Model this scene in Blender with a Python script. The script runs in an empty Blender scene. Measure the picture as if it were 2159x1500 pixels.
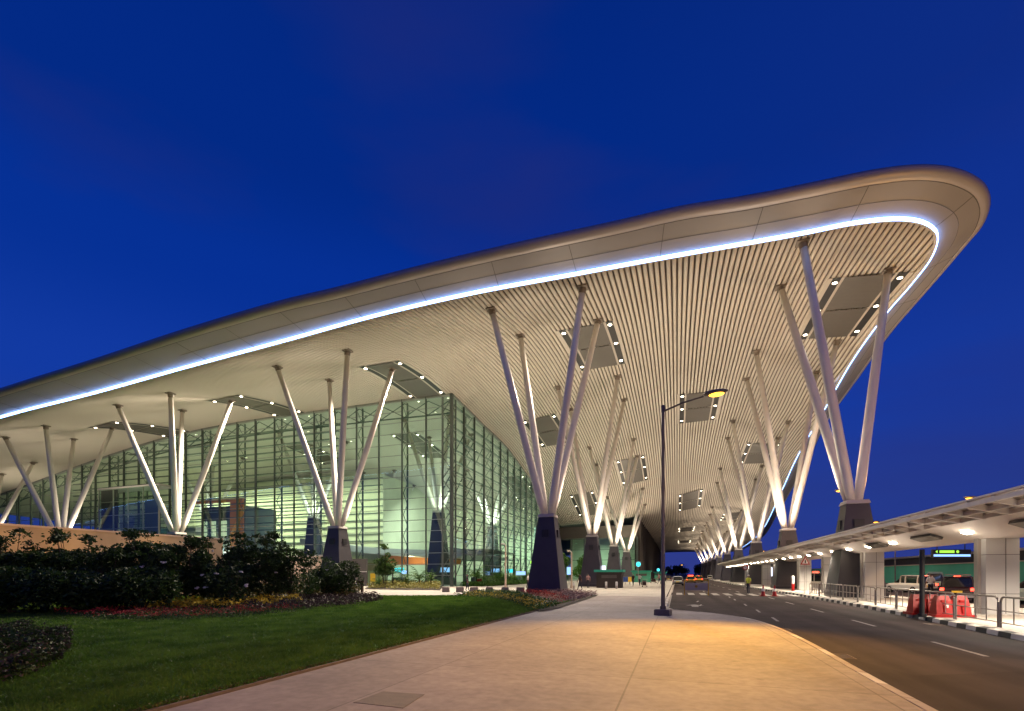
import bpy, math, random
import numpy as np
from mathutils import Vector, Matrix
random.seed(7); rng = np.random.default_rng(7)
PI = math.pi
C = bpy.context.scene.collection
TH = math.radians(18.83); SI, CO = math.sin(TH), math.cos(TH)
F, CX, HZ, H0 = 1020.0, 1079.5, 1211.0, 1.65      # focal length in px, principal x, horizon, eye height
# world frame: x across the road (right), y along the road; camera at the origin, yawed to the left
def P(px, py, Y):
    X = (px-CX)/F*Y
    return Vector((X*CO-Y*SI, X*SI+Y*CO, H0+(HZ-py)/F*Y))
def G(px, py, z=0.0):
    p = P(px, py, F*(H0-z)/(py-HZ)); p.z = z; return p
def PZ(px, py, z):                                   # point of a pixel ray at height z above the eye
    return P(px, py, z*F/(HZ-py))

# ------------------------------------------------------------------ materials
def mat(name, col, rough=.6, metal=0., emit=None, estr=1., var=0., vscale=3., bump=0., bscale=20., spec=.5, detail=4.):
    m = bpy.data.materials.new(name); m.use_nodes = True
    nt = m.node_tree; b = nt.nodes['Principled BSDF']
    b.inputs['Base Color'].default_value = (*col, 1); b.inputs['Roughness'].default_value = rough
    b.inputs['Metallic'].default_value = metal; b.inputs['Specular IOR Level'].default_value = spec
    if emit: 
        b.inputs['Emission Color'].default_value = (*emit, 1); b.inputs['Emission Strength'].default_value = estr
    tc = nt.nodes.new('ShaderNodeTexCoord')
    if var > 0:
        n = nt.nodes.new('ShaderNodeTexNoise'); n.inputs['Scale'].default_value = vscale; n.inputs['Detail'].default_value = detail
        r = nt.nodes.new('ShaderNodeMapRange'); r.inputs[1].default_value = .3; r.inputs[2].default_value = .7
        r.inputs[3].default_value = 1-var; r.inputs[4].default_value = 1+var
        mx = nt.nodes.new('ShaderNodeVectorMath'); mx.operation = 'SCALE'; mx.inputs[0].default_value = col
        nt.links.new(tc.outputs['Object'], n.inputs['Vector']); nt.links.new(n.outputs['Fac'], r.inputs[0])
        nt.links.new(r.outputs[0], mx.inputs['Scale']); nt.links.new(mx.outputs[0], b.inputs['Base Color'])
    if bump > 0:
        n2 = nt.nodes.new('ShaderNodeTexNoise'); n2.inputs['Scale'].default_value = bscale; n2.inputs['Detail'].default_value = 6
        bp = nt.nodes.new('ShaderNodeBump'); bp.inputs['Strength'].default_value = bump; bp.inputs['Distance'].default_value = .02
        nt.links.new(tc.outputs['Object'], n2.inputs['Vector']); nt.links.new(n2.outputs['Fac'], bp.inputs['Height'])
        nt.links.new(bp.outputs[0], b.inputs['Normal'])
    return m
def slab_mat(name, col, sx, sy, joint=.012, dark=.55, var=.14, off=0.):
    m = mat(name, col, .75, var=var, vscale=.35, detail=8, bump=.25, bscale=60)
    nt = m.node_tree; b = nt.nodes['Principled BSDF']
    src = b.inputs['Base Color'].links[0].from_socket
    tc = [n for n in nt.nodes if n.type == 'TEX_COORD'][0]
    n3 = nt.nodes.new('ShaderNodeTexNoise'); n3.inputs['Scale'].default_value = 2.2; n3.inputs['Detail'].default_value = 9; n3.inputs['Roughness'].default_value = .7
    r3 = nt.nodes.new('ShaderNodeMapRange'); r3.inputs[1].default_value = .35; r3.inputs[2].default_value = .65; r3.inputs[3].default_value = .86; r3.inputs[4].default_value = 1.1
    br = nt.nodes.new('ShaderNodeTexBrick'); br.offset = off; br.inputs['Scale'].default_value = 1
    br.inputs['Brick Width'].default_value = sx; br.inputs['Row Height'].default_value = sy
    br.inputs['Mortar Size'].default_value = joint; br.inputs['Mortar Smooth'].default_value = .3
    br.inputs['Color1'].default_value = (1, 1, 1, 1); br.inputs['Color2'].default_value = (.86, .86, .86, 1); br.inputs['Mortar'].default_value = (dark,)*3+(1,)
    mp = nt.nodes.new('ShaderNodeMapping'); mp.inputs['Location'].default_value = (.7, .9, 0)
    m1 = nt.nodes.new('ShaderNodeVectorMath'); m1.operation = 'MULTIPLY'; m2 = nt.nodes.new('ShaderNodeVectorMath'); m2.operation = 'SCALE'
    L = nt.links.new
    L(tc.outputs['Object'], mp.inputs[0]); L(mp.outputs[0], br.inputs['Vector']); L(tc.outputs['Object'], n3.inputs['Vector']); L(n3.outputs['Fac'], r3.inputs[0])
    n4 = nt.nodes.new('ShaderNodeTexVoronoi'); n4.inputs['Scale'].default_value = 1.1; n5 = nt.nodes.new('ShaderNodeTexNoise'); n5.inputs['Scale'].default_value = 7; n5.inputs['Detail'].default_value = 8
    r4 = nt.nodes.new('ShaderNodeMapRange'); r4.inputs[1].default_value = .02; r4.inputs[2].default_value = .10; r4.inputs[3].default_value = .72; r4.inputs[4].default_value = 1.
    r5 = nt.nodes.new('ShaderNodeMapRange'); r5.inputs[1].default_value = .3; r5.inputs[2].default_value = .62; r5.inputs[3].default_value = .84; r5.inputs[4].default_value = 1.05
    mm = nt.nodes.new('ShaderNodeMath'); mm.operation = 'MULTIPLY'; mm2 = nt.nodes.new('ShaderNodeMath'); mm2.operation = 'MULTIPLY'
    L(tc.outputs['Object'], n4.inputs['Vector']); L(tc.outputs['Object'], n5.inputs['Vector']); L(n4.outputs['Distance'], r4.inputs[0]); L(n5.outputs['Fac'], r5.inputs[0])
    L(src, m1.inputs[0]); L(br.outputs['Color'], m1.inputs[1]); L(m1.outputs[0], m2.inputs[0]); L(r3.outputs[0], m2.inputs['Scale']); L(m2.outputs[0], b.inputs['Base Color'])
    L(r4.outputs[0], mm.inputs[0]); L(r5.outputs[0], mm.inputs[1]); L(mm.outputs[0], mm2.inputs[0]); L(r3.outputs[0], mm2.inputs[1]); L(mm2.outputs[0], m2.inputs['Scale'])
    return m
def glass_mat(name, tint=(.66, .82, .74), refl=.055, rough=.0):
    m = bpy.data.materials.new(name); m.use_nodes = True; nt = m.node_tree; nt.nodes.clear()
    o = nt.nodes.new('ShaderNodeOutputMaterial'); t = nt.nodes.new('ShaderNodeBsdfTransparent'); t.inputs[0].default_value = (*tint, 1)
    g = nt.nodes.new('ShaderNodeBsdfGlossy'); g.inputs['Roughness'].default_value = rough; g.inputs[0].default_value = (.85, 1, .95, 1)
    fr = nt.nodes.new('ShaderNodeFresnel'); fr.inputs[0].default_value = 1.5
    ad = nt.nodes.new('ShaderNodeMath'); ad.operation = 'ADD'; ad.inputs[1].default_value = refl; ad.use_clamp = True
    mx = nt.nodes.new('ShaderNodeMixShader'); L = nt.links.new
    ge = nt.nodes.new('ShaderNodeNewGeometry'); mi = nt.nodes.new('ShaderNodeMapRange'); mi.inputs[3].default_value = 1.5; mi.inputs[4].default_value = 1/1.5
    L(ge.outputs['Backfacing'], mi.inputs[0]); L(mi.outputs[0], fr.inputs[0])
    L(fr.outputs[0], ad.inputs[0]); L(ad.outputs[0], mx.inputs[0]); L(t.outputs[0], mx.inputs[1]); L(g.outputs[0], mx.inputs[2]); L(mx.outputs[0], o.inputs[0])
    return m
def foliage_mat(name, c1, c2, scale=2.5, transl=.25):
    m = mat(name, c1, .55, spec=.3); nt = m.node_tree; b = nt.nodes['Principled BSDF']; L = nt.links.new
    tc = [n for n in nt.nodes if n.type == 'TEX_COORD'][0]
    n = nt.nodes.new('ShaderNodeTexNoise'); n.inputs['Scale'].default_value = scale; n.inputs['Detail'].default_value = 3
    r = nt.nodes.new('ShaderNodeValToRGB'); r.color_ramp.elements[0].position = .35; r.color_ramp.elements[1].position = .65
    r.color_ramp.elements[0].color = (*c1, 1); r.color_ramp.elements[1].color = (*c2, 1)
    L(tc.outputs['Object'], n.inputs['Vector']); L(n.outputs['Fac'], r.inputs[0]); L(r.outputs[0], b.inputs['Base Color'])
    tr = nt.nodes.new('ShaderNodeBsdfTranslucent'); L(r.outputs[0], tr.inputs[0])
    mx = nt.nodes.new('ShaderNodeMixShader'); mx.inputs[0].default_value = transl
    o = [x for x in nt.nodes if x.type == 'OUTPUT_MATERIAL'][0]
    L(b.outputs[0], mx.inputs[1]); L(tr.outputs[0], mx.inputs[2]); L(mx.outputs[0], o.inputs[0])
    return m
def glow(name, col, s): return mat(name, (0.02,)*3, emit=col, estr=s)

M = dict(
 slat=mat('ceiling_slat', (.66, .60, .525), .45), back=mat('ceiling_back', (.19, .155, .13), .8),
 fascia=mat('fascia_metal', (.31, .285, .27), .52, .1, var=.05, vscale=.15), seam=mat('fascia_seam', (.11, .10, .09), .8),
 roof=mat('roof_sheet', (.3, .28, .27), .4, .5), bull=mat('edge_metal', (.46, .41, .38), .42, .2),
 led=glow('led_strip', (.22, .42, 1.0), 13.), branch=mat('branch_paint', (.80, .75, .69), .38, var=.03, vscale=.8),
 pier=mat('pier_stone', (.050, .045, .052), .45, var=.12, vscale=1.2, bump=.15, bscale=30), cap=mat('pier_cap', (.5, .46, .43), .6),
 dark=mat('dark_metal', (.02, .02, .022), .5), plate=mat('top_plate', (.24, .2, .17), .6),
 panel=mat('perforated_panel', (.10, .09, .08), .5, var=.06, vscale=4), trim=mat('panel_trim', (.55, .5, .44), .5),
 down=glow('downlight', (1., .86, .62), 28.), trans=mat('transom_aluminium', (.30, .33, .30), .45, .3), greyblue=mat('blue_grey_panel', (.10, .13, .17), .4), mull=mat('mullion_steel', (.10, .125, .115), .45, .3),
 steel=mat('truss_steel', (.14, .17, .155), .45, .3), glass=glass_mat('curtain_glass'),
 iwall=mat('interior_wall', (.60, .60, .44), .7, var=.08, vscale=.25), ifloor=mat('interior_floor', (.4, .4, .38), .3),
 conc=slab_mat('pavement_concrete', (.335, .285, .26), 3.3, 4.4, joint=.016, dark=.6, var=.2), plaza=slab_mat('plaza_paving', (.47, .43, .38), 1.2, 1.2, joint=.01, dark=.75),
 asph=mat('asphalt', (.048, .036, .035), .85, var=.22, vscale=.5, bump=.4, bscale=90, detail=9, spec=.12), paint=mat('road_paint', (.27, .25, .23), .6, var=.35, vscale=9),
 kerbw=mat('kerb_white', (.6, .56, .5), .7, var=.15, vscale=3), kerbb=mat('kerb_black', (.03, .03, .03), .7), kerb=mat('kerb_stone', (.4, .34, .29), .75, var=.15, vscale=4),
 lawn=mat('lawn_soil', (.045, .15, .010), .9, var=.35, vscale=.7, bump=.8, bscale=40, detail=10), soil=mat('bed_soil', (.03, .022, .016), .95, var=.3, vscale=2, bump=.6, bscale=15),
 beige=mat('beige_render', (.42, .31, .20), .8, var=.10, vscale=.8, bump=.15, bscale=20), coping=mat('coping', (.55, .42, .32), .7),
 white=mat('white_cladding', (.62, .6, .56), .45, var=.05, vscale=.7), canopy=mat('canopy_white', (.78, .70, .63), .5, var=.04, vscale=.5),
 rail=mat('rail_steel', (.30, .27, .24), .38, .6), post=mat('post_paint', (.13, .115, .115), .4, .3), red=mat('red_plastic', (.32, .008, .006), .4),
 black=mat('black_paint', (.012, .012, .013), .4), tyre=mat('tyre_rubber', (.015,)*3, .8), rim=mat('rim_alloy', (.4, .4, .42), .3, .8),
 cglass=mat('car_glass', (.015, .018, .02), .05, spec=1.), tail=glow('tail_lamp', (1., .04, .02), 9.), sodium=glow('sodium_lamp', (1., .47, .035), 5.5),
 carw=mat('car_white', (.6, .6, .58), .25), card=mat('car_maroon', (.05, .025, .025), .2, .3), cary=mat('car_yellow', (.65, .38, .04), .3), carg=mat('car_pale_green', (.35, .42, .34), .3),
 plateY=mat('number_plate', (.7, .45, .03), .5, emit=(1, .6, .05), estr=.25), bark=mat('bark', (.06, .045, .03), .9),  # number plate has a faint glow put into its colour
 skin=mat('skin', (.25, .13, .08), .6), cloth=mat('dark_cloth', (.03, .03, .045), .9), hiviz=mat('hi_vis_vest', (.55, .6, .05), .7), shirt=mat('pale_shirt', (.55, .53, .52), .8), hair=mat('hair', (.01,)*3, .6),
 orange=mat('orange_cladding', (.6, .22, .06), .6, emit=(1, .35, .06), estr=.10), teal=mat('teal_awning', (.02, .32, .22), .6), greenh=mat('green_hoarding', (.08, .40, .26), .7, var=.1, vscale=.4),  # orange cladding is given a slight glow, though it is no lamp
 bldg=mat('distant_render', (.05, .04, .035), .8), blocks=mat('block_stone', (.22, .18, .16), .8, var=.1, vscale=5),
 yellow=mat('yellow_paint', (.6, .36, .03), .5), blue=mat('blue_panel', (.03, .09, .35), .5),
 s_white=glow('sign_white', (.8, .85, 1.), 2.2), s_teal=glow('sign_teal', (.05, .75, .9), 2.), s_green=glow('sign_green', (.35, .8, .06), 1.6), s_blue=glow('screen_blue', (.3, .55, 1.), 1.6), s_warm=glow('warm_lamp', (1., .75, .4), 14.), s_pale=glow('lit_shopfront', (.75, .85, .55), .8),
 galv=mat('galvanised', (.42, .38, .34), .5, .3), drain=mat('drain_cover', (.17, .13, .10), .7, var=.15, vscale=8, bump=.3, bscale=60),
 f_dark=foliage_mat('leaf_dark', (.012, .030, .008), (.045, .085, .018)), f_mid=foliage_mat('leaf_mid', (.03, .07, .015), (.07, .14, .025)),
 f_gold=foliage_mat('leaf_gold', (.06, .05, .012), (.16, .12, .025)), f_brown=foliage_mat('leaf_purple', (.025, .016, .016), (.075, .05, .045), 3),
 f_bright=foliage_mat('leaf_bright', (.04, .12, .02), (.12, .24, .04)), f_grass=foliage_mat('grass_blade', (.045, .105, .014), (.11, .20, .028), 1.2, .6),
 f_pale=foliage_mat('leaf_pale', (.18, .16, .03), (.28, .26, .07)),
 fl_red=mat('red_petals', (.42, .02, .02), .7), fl_yel=mat('yellow_petals', (.75, .55, .03), .7), fl_wh=mat('white_petals', (.7, .68, .66), .7), fl_pk=mat('pink_petals', (.3, .17, .16), .7),
)

def weather_road(m):
    nt = m.node_tree; b = nt.nodes['Principled BSDF']; src = b.inputs['Base Color'].links[0].from_socket; tc = [n for n in nt.nodes if n.type == 'TEX_COORD'][0]; L = nt.links.new
    mp = nt.nodes.new('ShaderNodeMapping'); mp.inputs['Scale'].default_value = (1.1, .035, 1); n = nt.nodes.new('ShaderNodeTexNoise'); n.inputs['Scale'].default_value = 1.; n.inputs['Detail'].default_value = 4
    r = nt.nodes.new('ShaderNodeMapRange'); r.inputs[1].default_value = .36; r.inputs[2].default_value = .64; r.inputs[3].default_value = .72; r.inputs[4].default_value = 1.25
    n2 = nt.nodes.new('ShaderNodeTexVoronoi'); n2.inputs['Scale'].default_value = .22; n2.feature = 'F1'; sp = nt.nodes.new('ShaderNodeSeparateColor'); r2 = nt.nodes.new('ShaderNodeMapRange'); r2.inputs[3].default_value = .86; r2.inputs[4].default_value = 1.12
    mu = nt.nodes.new('ShaderNodeMath'); mu.operation = 'MULTIPLY'; v = nt.nodes.new('ShaderNodeVectorMath'); v.operation = 'SCALE'
    L(tc.outputs['Object'], mp.inputs[0]); L(mp.outputs[0], n.inputs['Vector']); L(n.outputs['Fac'], r.inputs[0]); L(tc.outputs['Object'], n2.inputs['Vector']); L(n2.outputs['Color'], sp.inputs[0]); L(sp.outputs[0], r2.inputs[0])
    L(r.outputs[0], mu.inputs[0]); L(r2.outputs[0], mu.inputs[1]); L(src, v.inputs[0]); L(mu.outputs[0], v.inputs['Scale']); L(v.outputs[0], b.inputs['Base Color'])
weather_road(M['asph'])
# ------------------------------------------------------------------ mesh helper
class MB:
    def __init__(s): s.v = []; s.f = []; s.m = []; s.mats = []
    def mi(s, m):
        if m not in s.mats: s.mats.append(m)
        return s.mats.index(m)
    def add(s, vs, fs, m=None):
        n = len(s.v); s.v.extend([tuple(a) for a in vs]); k = s.mi(m) if m else 0
        for f in fs: s.f.append(tuple(i+n for i in f)); s.m.append(k)
    def box(s, c, d, rot=0., m=None, tilt=None):
        hx, hy, hz = d[0]/2, d[1]/2, d[2]/2; R = Matrix.Rotation(rot, 3, 'Z')
        if tilt is not None: R = R @ tilt
        c = Vector(c)
        vs = [c+R@Vector((sx*hx, sy*hy, sz*hz)) for sz in (-1, 1) for sy in (-1, 1) for sx in (-1, 1)]
        s.add(vs, [(0,2,3,1), (4,5,7,6), (0,1,5,4), (1,3,7,5), (3,2,6,7), (2,0,4,6)], m)
    def bar(s, a, b, w, h=None, m=None):
        h = h or w; a, b = Vector(a), Vector(b); d = (b-a).normalized()
        up = Vector((0, 0, 1)) if abs(d.z) < .95 else Vector((0, 1, 0))
        x = d.cross(up).normalized()*w/2; y = x.normalized().cross(d)*h/2
        vs = [p+sx*x+sy*y for p in (a, b) for sx, sy in ((-1,-1), (1,-1), (1,1), (-1,1))]
        s.add(vs, [(0,1,2,3), (7,6,5,4), (0,4,5,1), (1,5,6,2), (2,6,7,3), (3,7,4,0)], m)
    def tube(s, pts, rs, n=10, m=None, cap=True):
        pts = [Vector(p) for p in pts]
        if not hasattr(rs, '__len__'): rs = [rs]*len(pts)
        vs = []
        for i, p in enumerate(pts):
            d = (pts[min(i+1, len(pts)-1)]-pts[max(i-1, 0)]).normalized()
            up = Vector((0, 0, 1)) if abs(d.z) < .99 else Vector((0, 1, 0))
            x = d.cross(up).normalized(); y = x.cross(d)
            vs += [p+(x*math.cos(2*PI*k/n)+y*math.sin(2*PI*k/n))*rs[i] for k in range(n)]
        fs = [(i*n+k, i*n+(k+1) % n, (i+1)*n+(k+1) % n, (i+1)*n+k) for i in range(len(pts)-1) for k in range(n)]
        if cap: fs += [tuple(range(n))[::-1], tuple((len(pts)-1)*n+k for k in range(n))]
        s.add(vs, fs, m)
    def lathe(s, c, prof, n=12, m=None, sq=False, rot=0.):
        if sq: n = 4; rot += PI/4
        vs = [(c[0]+r*math.cos(rot+2*PI*k/n)*(1.41421 if sq else 1), c[1]+r*math.sin(rot+2*PI*k/n)*(1.41421 if sq else 1), c[2]+z) for r, z in prof for k in range(n)]
        fs = [(i*n+k, i*n+(k+1) % n, (i+1)*n+(k+1) % n, (i+1)*n+k) for i in range(len(prof)-1) for k in range(n)]
        fs += [tuple(range(n))[::-1], tuple((len(prof)-1)*n+k for k in range(n))]
        s.add(vs, fs, m)
    def ball(s, c, r, m=None, nu=10, nv=6, sc=(1, 1, 1)):
        vs = []; fs = []
        for j in range(nv+1):
            a = PI*j/nv
            for k in range(nu): b = 2*PI*k/nu; vs.append((c[0]+r*sc[0]*math.sin(a)*math.cos(b), c[1]+r*sc[1]*math.sin(a)*math.sin(b), c[2]+r*sc[2]*math.cos(a)))
        for j in range(nv):
            for k in range(nu): fs.append((j*nu+k, (j+1)*nu+k, (j+1)*nu+(k+1) % nu, j*nu+(k+1) % nu))
        s.add(vs, fs, m)
    def prism(s, pts, axis_a, axis_b, org, ext, m=None):      # polygon (a,b) extruded along ext vector
        org, A, B, E = Vector(org), Vector(axis_a), Vector(axis_b), Vector(ext); n = len(pts)
        vs = [org+A*a+B*b for a, b in pts]+[org+A*a+B*b+E for a, b in pts]
        s.add(vs, [tuple(range(n))[::-1], tuple(range(n, 2*n))]+[(i, (i+1) % n, n+(i+1) % n, n+i) for i in range(n)], m)
    def poly(s, pts, m=None): s.add(pts, [tuple(range(len(pts)))], m)
    def build(s, name, m=None, parent=None, smooth=False, **kw):
        me = bpy.data.meshes.new(name); me.from_pydata(s.v, [], s.f); me.update()
        if s.mats and m is None:
            for a in s.mats: me.materials.append(M[a])
            me.polygons.foreach_set('material_index', s.m)
        else: me.materials.append(M[m])
        if smooth: me.polygons.foreach_set('use_smooth', [True]*len(me.polygons))
        return link(name, me, parent, **kw)
def link(name, me, parent=None, **kw):
    o = bpy.data.objects.new(name, me); C.objects.link(o)
    if parent: o.parent = parent
    for k, v in kw.items(): o[k] = v
    return o
def empty(name, label, cat, loc=(0, 0, 0), rz=0., group=None):
    o = bpy.data.objects.new(name, None); C.objects.link(o); o.location = loc; o.rotation_euler.z = rz
    o['label'] = label; o['category'] = cat
    if group: o['group'] = group
    o.empty_display_size = .2
    return o
def pempty(name, parent):
    o = bpy.data.objects.new(name, None); C.objects.link(o); o.parent = parent; return o
def copy_tree(o, loc, rz, label, group=None):
    def cp(a, par):
        c = a.copy(); C.objects.link(c)
        if par: c.parent = par
        for ch in a.children: cp(ch, c)
        return c
    r = cp(o, None); r.location = loc; r.rotation_euler.z = rz; r['label'] = label
    if group: r['group'] = group
    return r
def npmesh(name, V, Fq, m, parent=None, smooth=False, **kw):
    me = bpy.data.meshes.new(name); V = np.asarray(V, float); Fq = np.asarray(Fq, int)
    me.vertices.add(len(V)); me.vertices.foreach_set('co', V.ravel())
    k = Fq.shape[1]; me.loops.add(Fq.size); me.loops.foreach_set('vertex_index', Fq.ravel())
    me.polygons.add(len(Fq)); me.polygons.foreach_set('loop_start', np.arange(len(Fq))*k); me.polygons.foreach_set('loop_total', np.full(len(Fq), k))
    me.update(calc_edges=True); me.validate(); me.materials.append(M[m])
    if smooth: me.polygons.foreach_set('use_smooth', [True]*len(me.polygons))
    return link(name, me, parent, **kw)
def lamp(kind, loc, power, col, parent=None, **kw):
    l = bpy.data.lights.new(kind.lower()+'_light', kind); l.energy = power; l.color = col
    for k, v in kw.items(): 
        if k not in ('aim',): setattr(l, k, v)
    o = bpy.data.objects.new('light_source', l); C.objects.link(o); o.location = loc
    if 'aim' in kw: o.rotation_euler = (Vector(kw['aim'])-Vector(loc)).to_track_quat('-Z', 'Y').to_euler()
    return o

# ------------------------------------------------------------------ ceiling height field
# (across, along, height above the eye) read from the photograph
def cr(pts, n=12):
    pts = [np.array(p, float) for p in pts]; out = []
    for i in range(len(pts)-1):
        p0, p1, p2, p3 = pts[max(i-1, 0)], pts[i], pts[i+1], pts[min(i+2, len(pts)-1)]
        d01, d12, d23 = [max(np.linalg.norm(b-a)**.5, 1e-6) for a, b in ((p0, p1), (p1, p2), (p2, p3))]
        m1 = (p2-p1) if i == 0 else d12*((p1-p0)/d01-(p2-p0)/(d01+d12)+(p2-p1)/d12)
        m2 = (p2-p1) if i == len(pts)-2 else d12*((p2-p1)/d12-(p3-p1)/(d12+d23)+(p3-p2)/d23)
        for k in range(n):
            t = k/n; out.append((2*t**3-3*t**2+1)*p1+(t**3-2*t**2+t)*m1+(-2*t**3+3*t**2)*p2+(t**3-t**2)*m2)
    out.append(pts[-1]); return np.array(out)
led_px = [(0,880,19), (200,828,19.9), (400,772,20.5), (600,718,21.1), (800,663,21.6), (1000,617,22.1), (1200,580,22.6), (1400,543,23.1), (1600,508,23.6),
          (1700,490,23.9), (1800,470,24.1), (1890,461,24.2), (1940,466,24.1), (1970,482,24.0), (1978,500,24.0), (1965,540,24.0), (1920,600,24.25), (1870,658,24.6), (1800,755,24.2),
          (1740,860,23.0), (1679.5,965.6,21.9), (1649.5,1031.6,19.5), (1608.7,1115.6,14.4)]
out_px = [(0,819,20.6), (200,756,21.4), (400,690,22), (600,631,22.6), (700,607.5,22.9), (900,556,23.4), (1100,508.6,23.9), (1300,465,24.5), (1440,433,24.9), (1580,411,25.2),
          (1713,384,25.5), (1850,356,25.7), (1940,347,25.8), (2006,354,25.8), (2056,377,25.8), (2072,400,25.8), (2074,426,25.8), (2060,463,25.8), (2036,493,25.85), (1973,570,25.9), (1873,690,26.0),
          (1800,795,25.6), (1741,880,24.6), (1707,950,23.6), (1666,1029,20.8), (1635,1084,17.8), (1609,1127,15.2)]
def ctrl(px, left, right):
    a = [tuple(PZ(x, y, z)) for x, y, z in px]; a = [(p[0], p[1], p[2]-H0) for p in a]
    return left+a+right
LEDc = cr(ctrl(led_px, [(-145, 38, 12.5), (-110, 36.3, 16.4)], [(28.3, 225, 13.0), (29.2, 283, 12.0)]))
OUTc = cr(ctrl(out_px, [(-150, 35, 14.2), (-112, 33.4, 18.0)], [(32.6, 283, 13.4)]))
for A in (LEDc, OUTc):
    A[:, 0] = np.maximum.accumulate(A[:, 0]+np.arange(len(A))*1e-5)
OUTc[:, 2] -= .42
ctl = [(12.3-3.9,61.2,25), (12.3+3.9,61.2,25), (12.3-3.9,69.3,25), (12.3+3.9,69.3,25), (8.5,47,24.8), (16,47,24.6), (-15,39.6,22.7), (-7,39.6,23.1), (-15,46,24.0), (-7,46,24.2),
       (-15,62,24.8), (-7,62,25.2), (-11,70,24.8), (-11,86,23.4), (-7,92,22.9), (12,85,24.2), (8,108,22.0), (16,108,22.0), (12,134,17.2), (3,77,24.8), (-8.5,101,21.3), (2.8,125,17.9), (2.6,173,15.2),
       (2.6,221,14.1), (-7,115,17.6), (12,160,15.8), (12,200,14.8), (12,260,12.8), (-9,150,13.6), (-9,200,13.0), (-9,281,12), (-10,124,14.2), (-20,124,13.1), (-29,124,12.4),
       (-36,41.3,22.6), (-36,49,24.2), (-60,40.5,20.9), (-60,48.5,23.0), (-84,40.3,19.4), (-84,48,21.6), (-129,59,16), (-104,59,20.2), (-77,59,23.7), (-48,59,24.3), (-28.7,59,24.2),
       (-28.7,70,23.3), (-28.7,82,22.4), (-28.7,89,20.9), (-28.7,104,17.6), (-60,90,22), (-60,124,14), (-100,90,18), (-100,124,12.5), (-135,100,11.5)]
ctl = np.array(ctl+[tuple(p) for p in LEDc[::9]])
def tps_fit(pts, lam=2.):
    X = pts[:, :2]/50.; n = len(X); d = np.linalg.norm(X[:, None]-X[None], axis=2); K = np.where(d > 0, d*d*np.log(d+1e-12), 0)
    A = np.zeros((n+3, n+3)); A[:n, :n] = K+np.eye(n)*lam*1e-3; A[:n, n] = 1; A[:n, n+1:] = X; A[n, :n] = 1; A[n+1:, :n] = X.T
    b = np.zeros(n+3); b[:n] = pts[:, 2]; return X, np.linalg.solve(A, b)
TX, TW = tps_fit(ctl)
def zc(v, u):
    q = np.stack([np.atleast_1d(v).astype(float).ravel(), np.atleast_1d(u).astype(float).ravel()], 1)/50.
    out = np.empty(len(q))
    for s in range(0, len(q), 20000):
        qq = q[s:s+20000]; d = np.linalg.norm(qq[:, None]-TX[None], axis=2); K = np.where(d > 0, d*d*np.log(d+1e-12), 0)
        out[s:s+20000] = K@TW[:len(TX)]+TW[len(TX)]+qq@TW[len(TX)+1:]
    return out+H0
def zc1(v, u): return float(zc(v, u)[0])
gL = lambda v: np.interp(v, LEDc[:, 0], LEDc[:, 1]); gO = lambda v: np.interp(v, OUTc[:, 0], OUTc[:, 1])
def uend(v): return 283. if v > -9.2 else 123.5

TERM = empty('airport_terminal', 'huge airport terminal with sweeping winged roof, blue-lit edge, glass walls and branching columns', 'building')
# slats
SV = []; SF = []
pitch = .42
for v in np.arange(-143, 28.9, pitch):
    u0 = float(gL(v))+.22; u1 = uend(v)
    if u0 > u1-2: continue
    n = int((u1-u0)/2.6)+2; us = np.linspace(u0, u1, n); zz = zc(np.full(n, v), us); w = .135; h = .13
    b = len(SV)
    for u, z in zip(us, zz): SV += [(v-w, u, z+h), (v-w, u, z), (v+w, u, z), (v+w, u, z+h)]
    for i in range(n-1):
        a = b+i*4; SF += [(a, a+4, a+5, a+1), (a+1, a+5, a+6, a+2), (a+2, a+6, a+7, a+3)]
    SF += [(b, b+1, b+2, b+3)]
def grid(vs, us2, zf, off):
    V = []; Fq = []; nu = us2.shape[1]
    vv = np.repeat(vs[:, None], nu, 1); z = zf(vv.ravel(), us2.ravel())+off
    V = np.stack([vv.ravel(), us2.ravel(), z], 1)
    for i in range(len(vs)-1):
        for j in range(nu-1): Fq.append((i*nu+j, (i+1)*nu+j, (i+1)*nu+j+1, i*nu+j+1))
    return V, Fq
t = np.linspace(0, 1, 60)**1.3
def region(vs, g, ends): 
    return np.array([[g(v)+(ends(v)-g(v))*k for k in t] for v in vs])
ceil = pempty('ceiling', TERM)
vA = np.unique(np.concatenate([np.arange(-144, -9.3, 1.8), [-9.3]])); vB = np.unique(np.concatenate([[-9.1], np.arange(-8, 16, 1.5), np.linspace(16, 29.1, 70)]))
npmesh('ceiling_slats', SV, SF, 'slat', ceil)
VV = []; FF = []
for vs in (vA, vB):
    V, Fq = grid(vs, region(vs, lambda v: gL(v)-.3, uend), zc, .24); FF += [tuple(i+len(VV) for i in f) for f in Fq]; VV += V.tolist()
npmesh('ceiling_backing', VV, FF, 'back', ceil, smooth=True)
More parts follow.
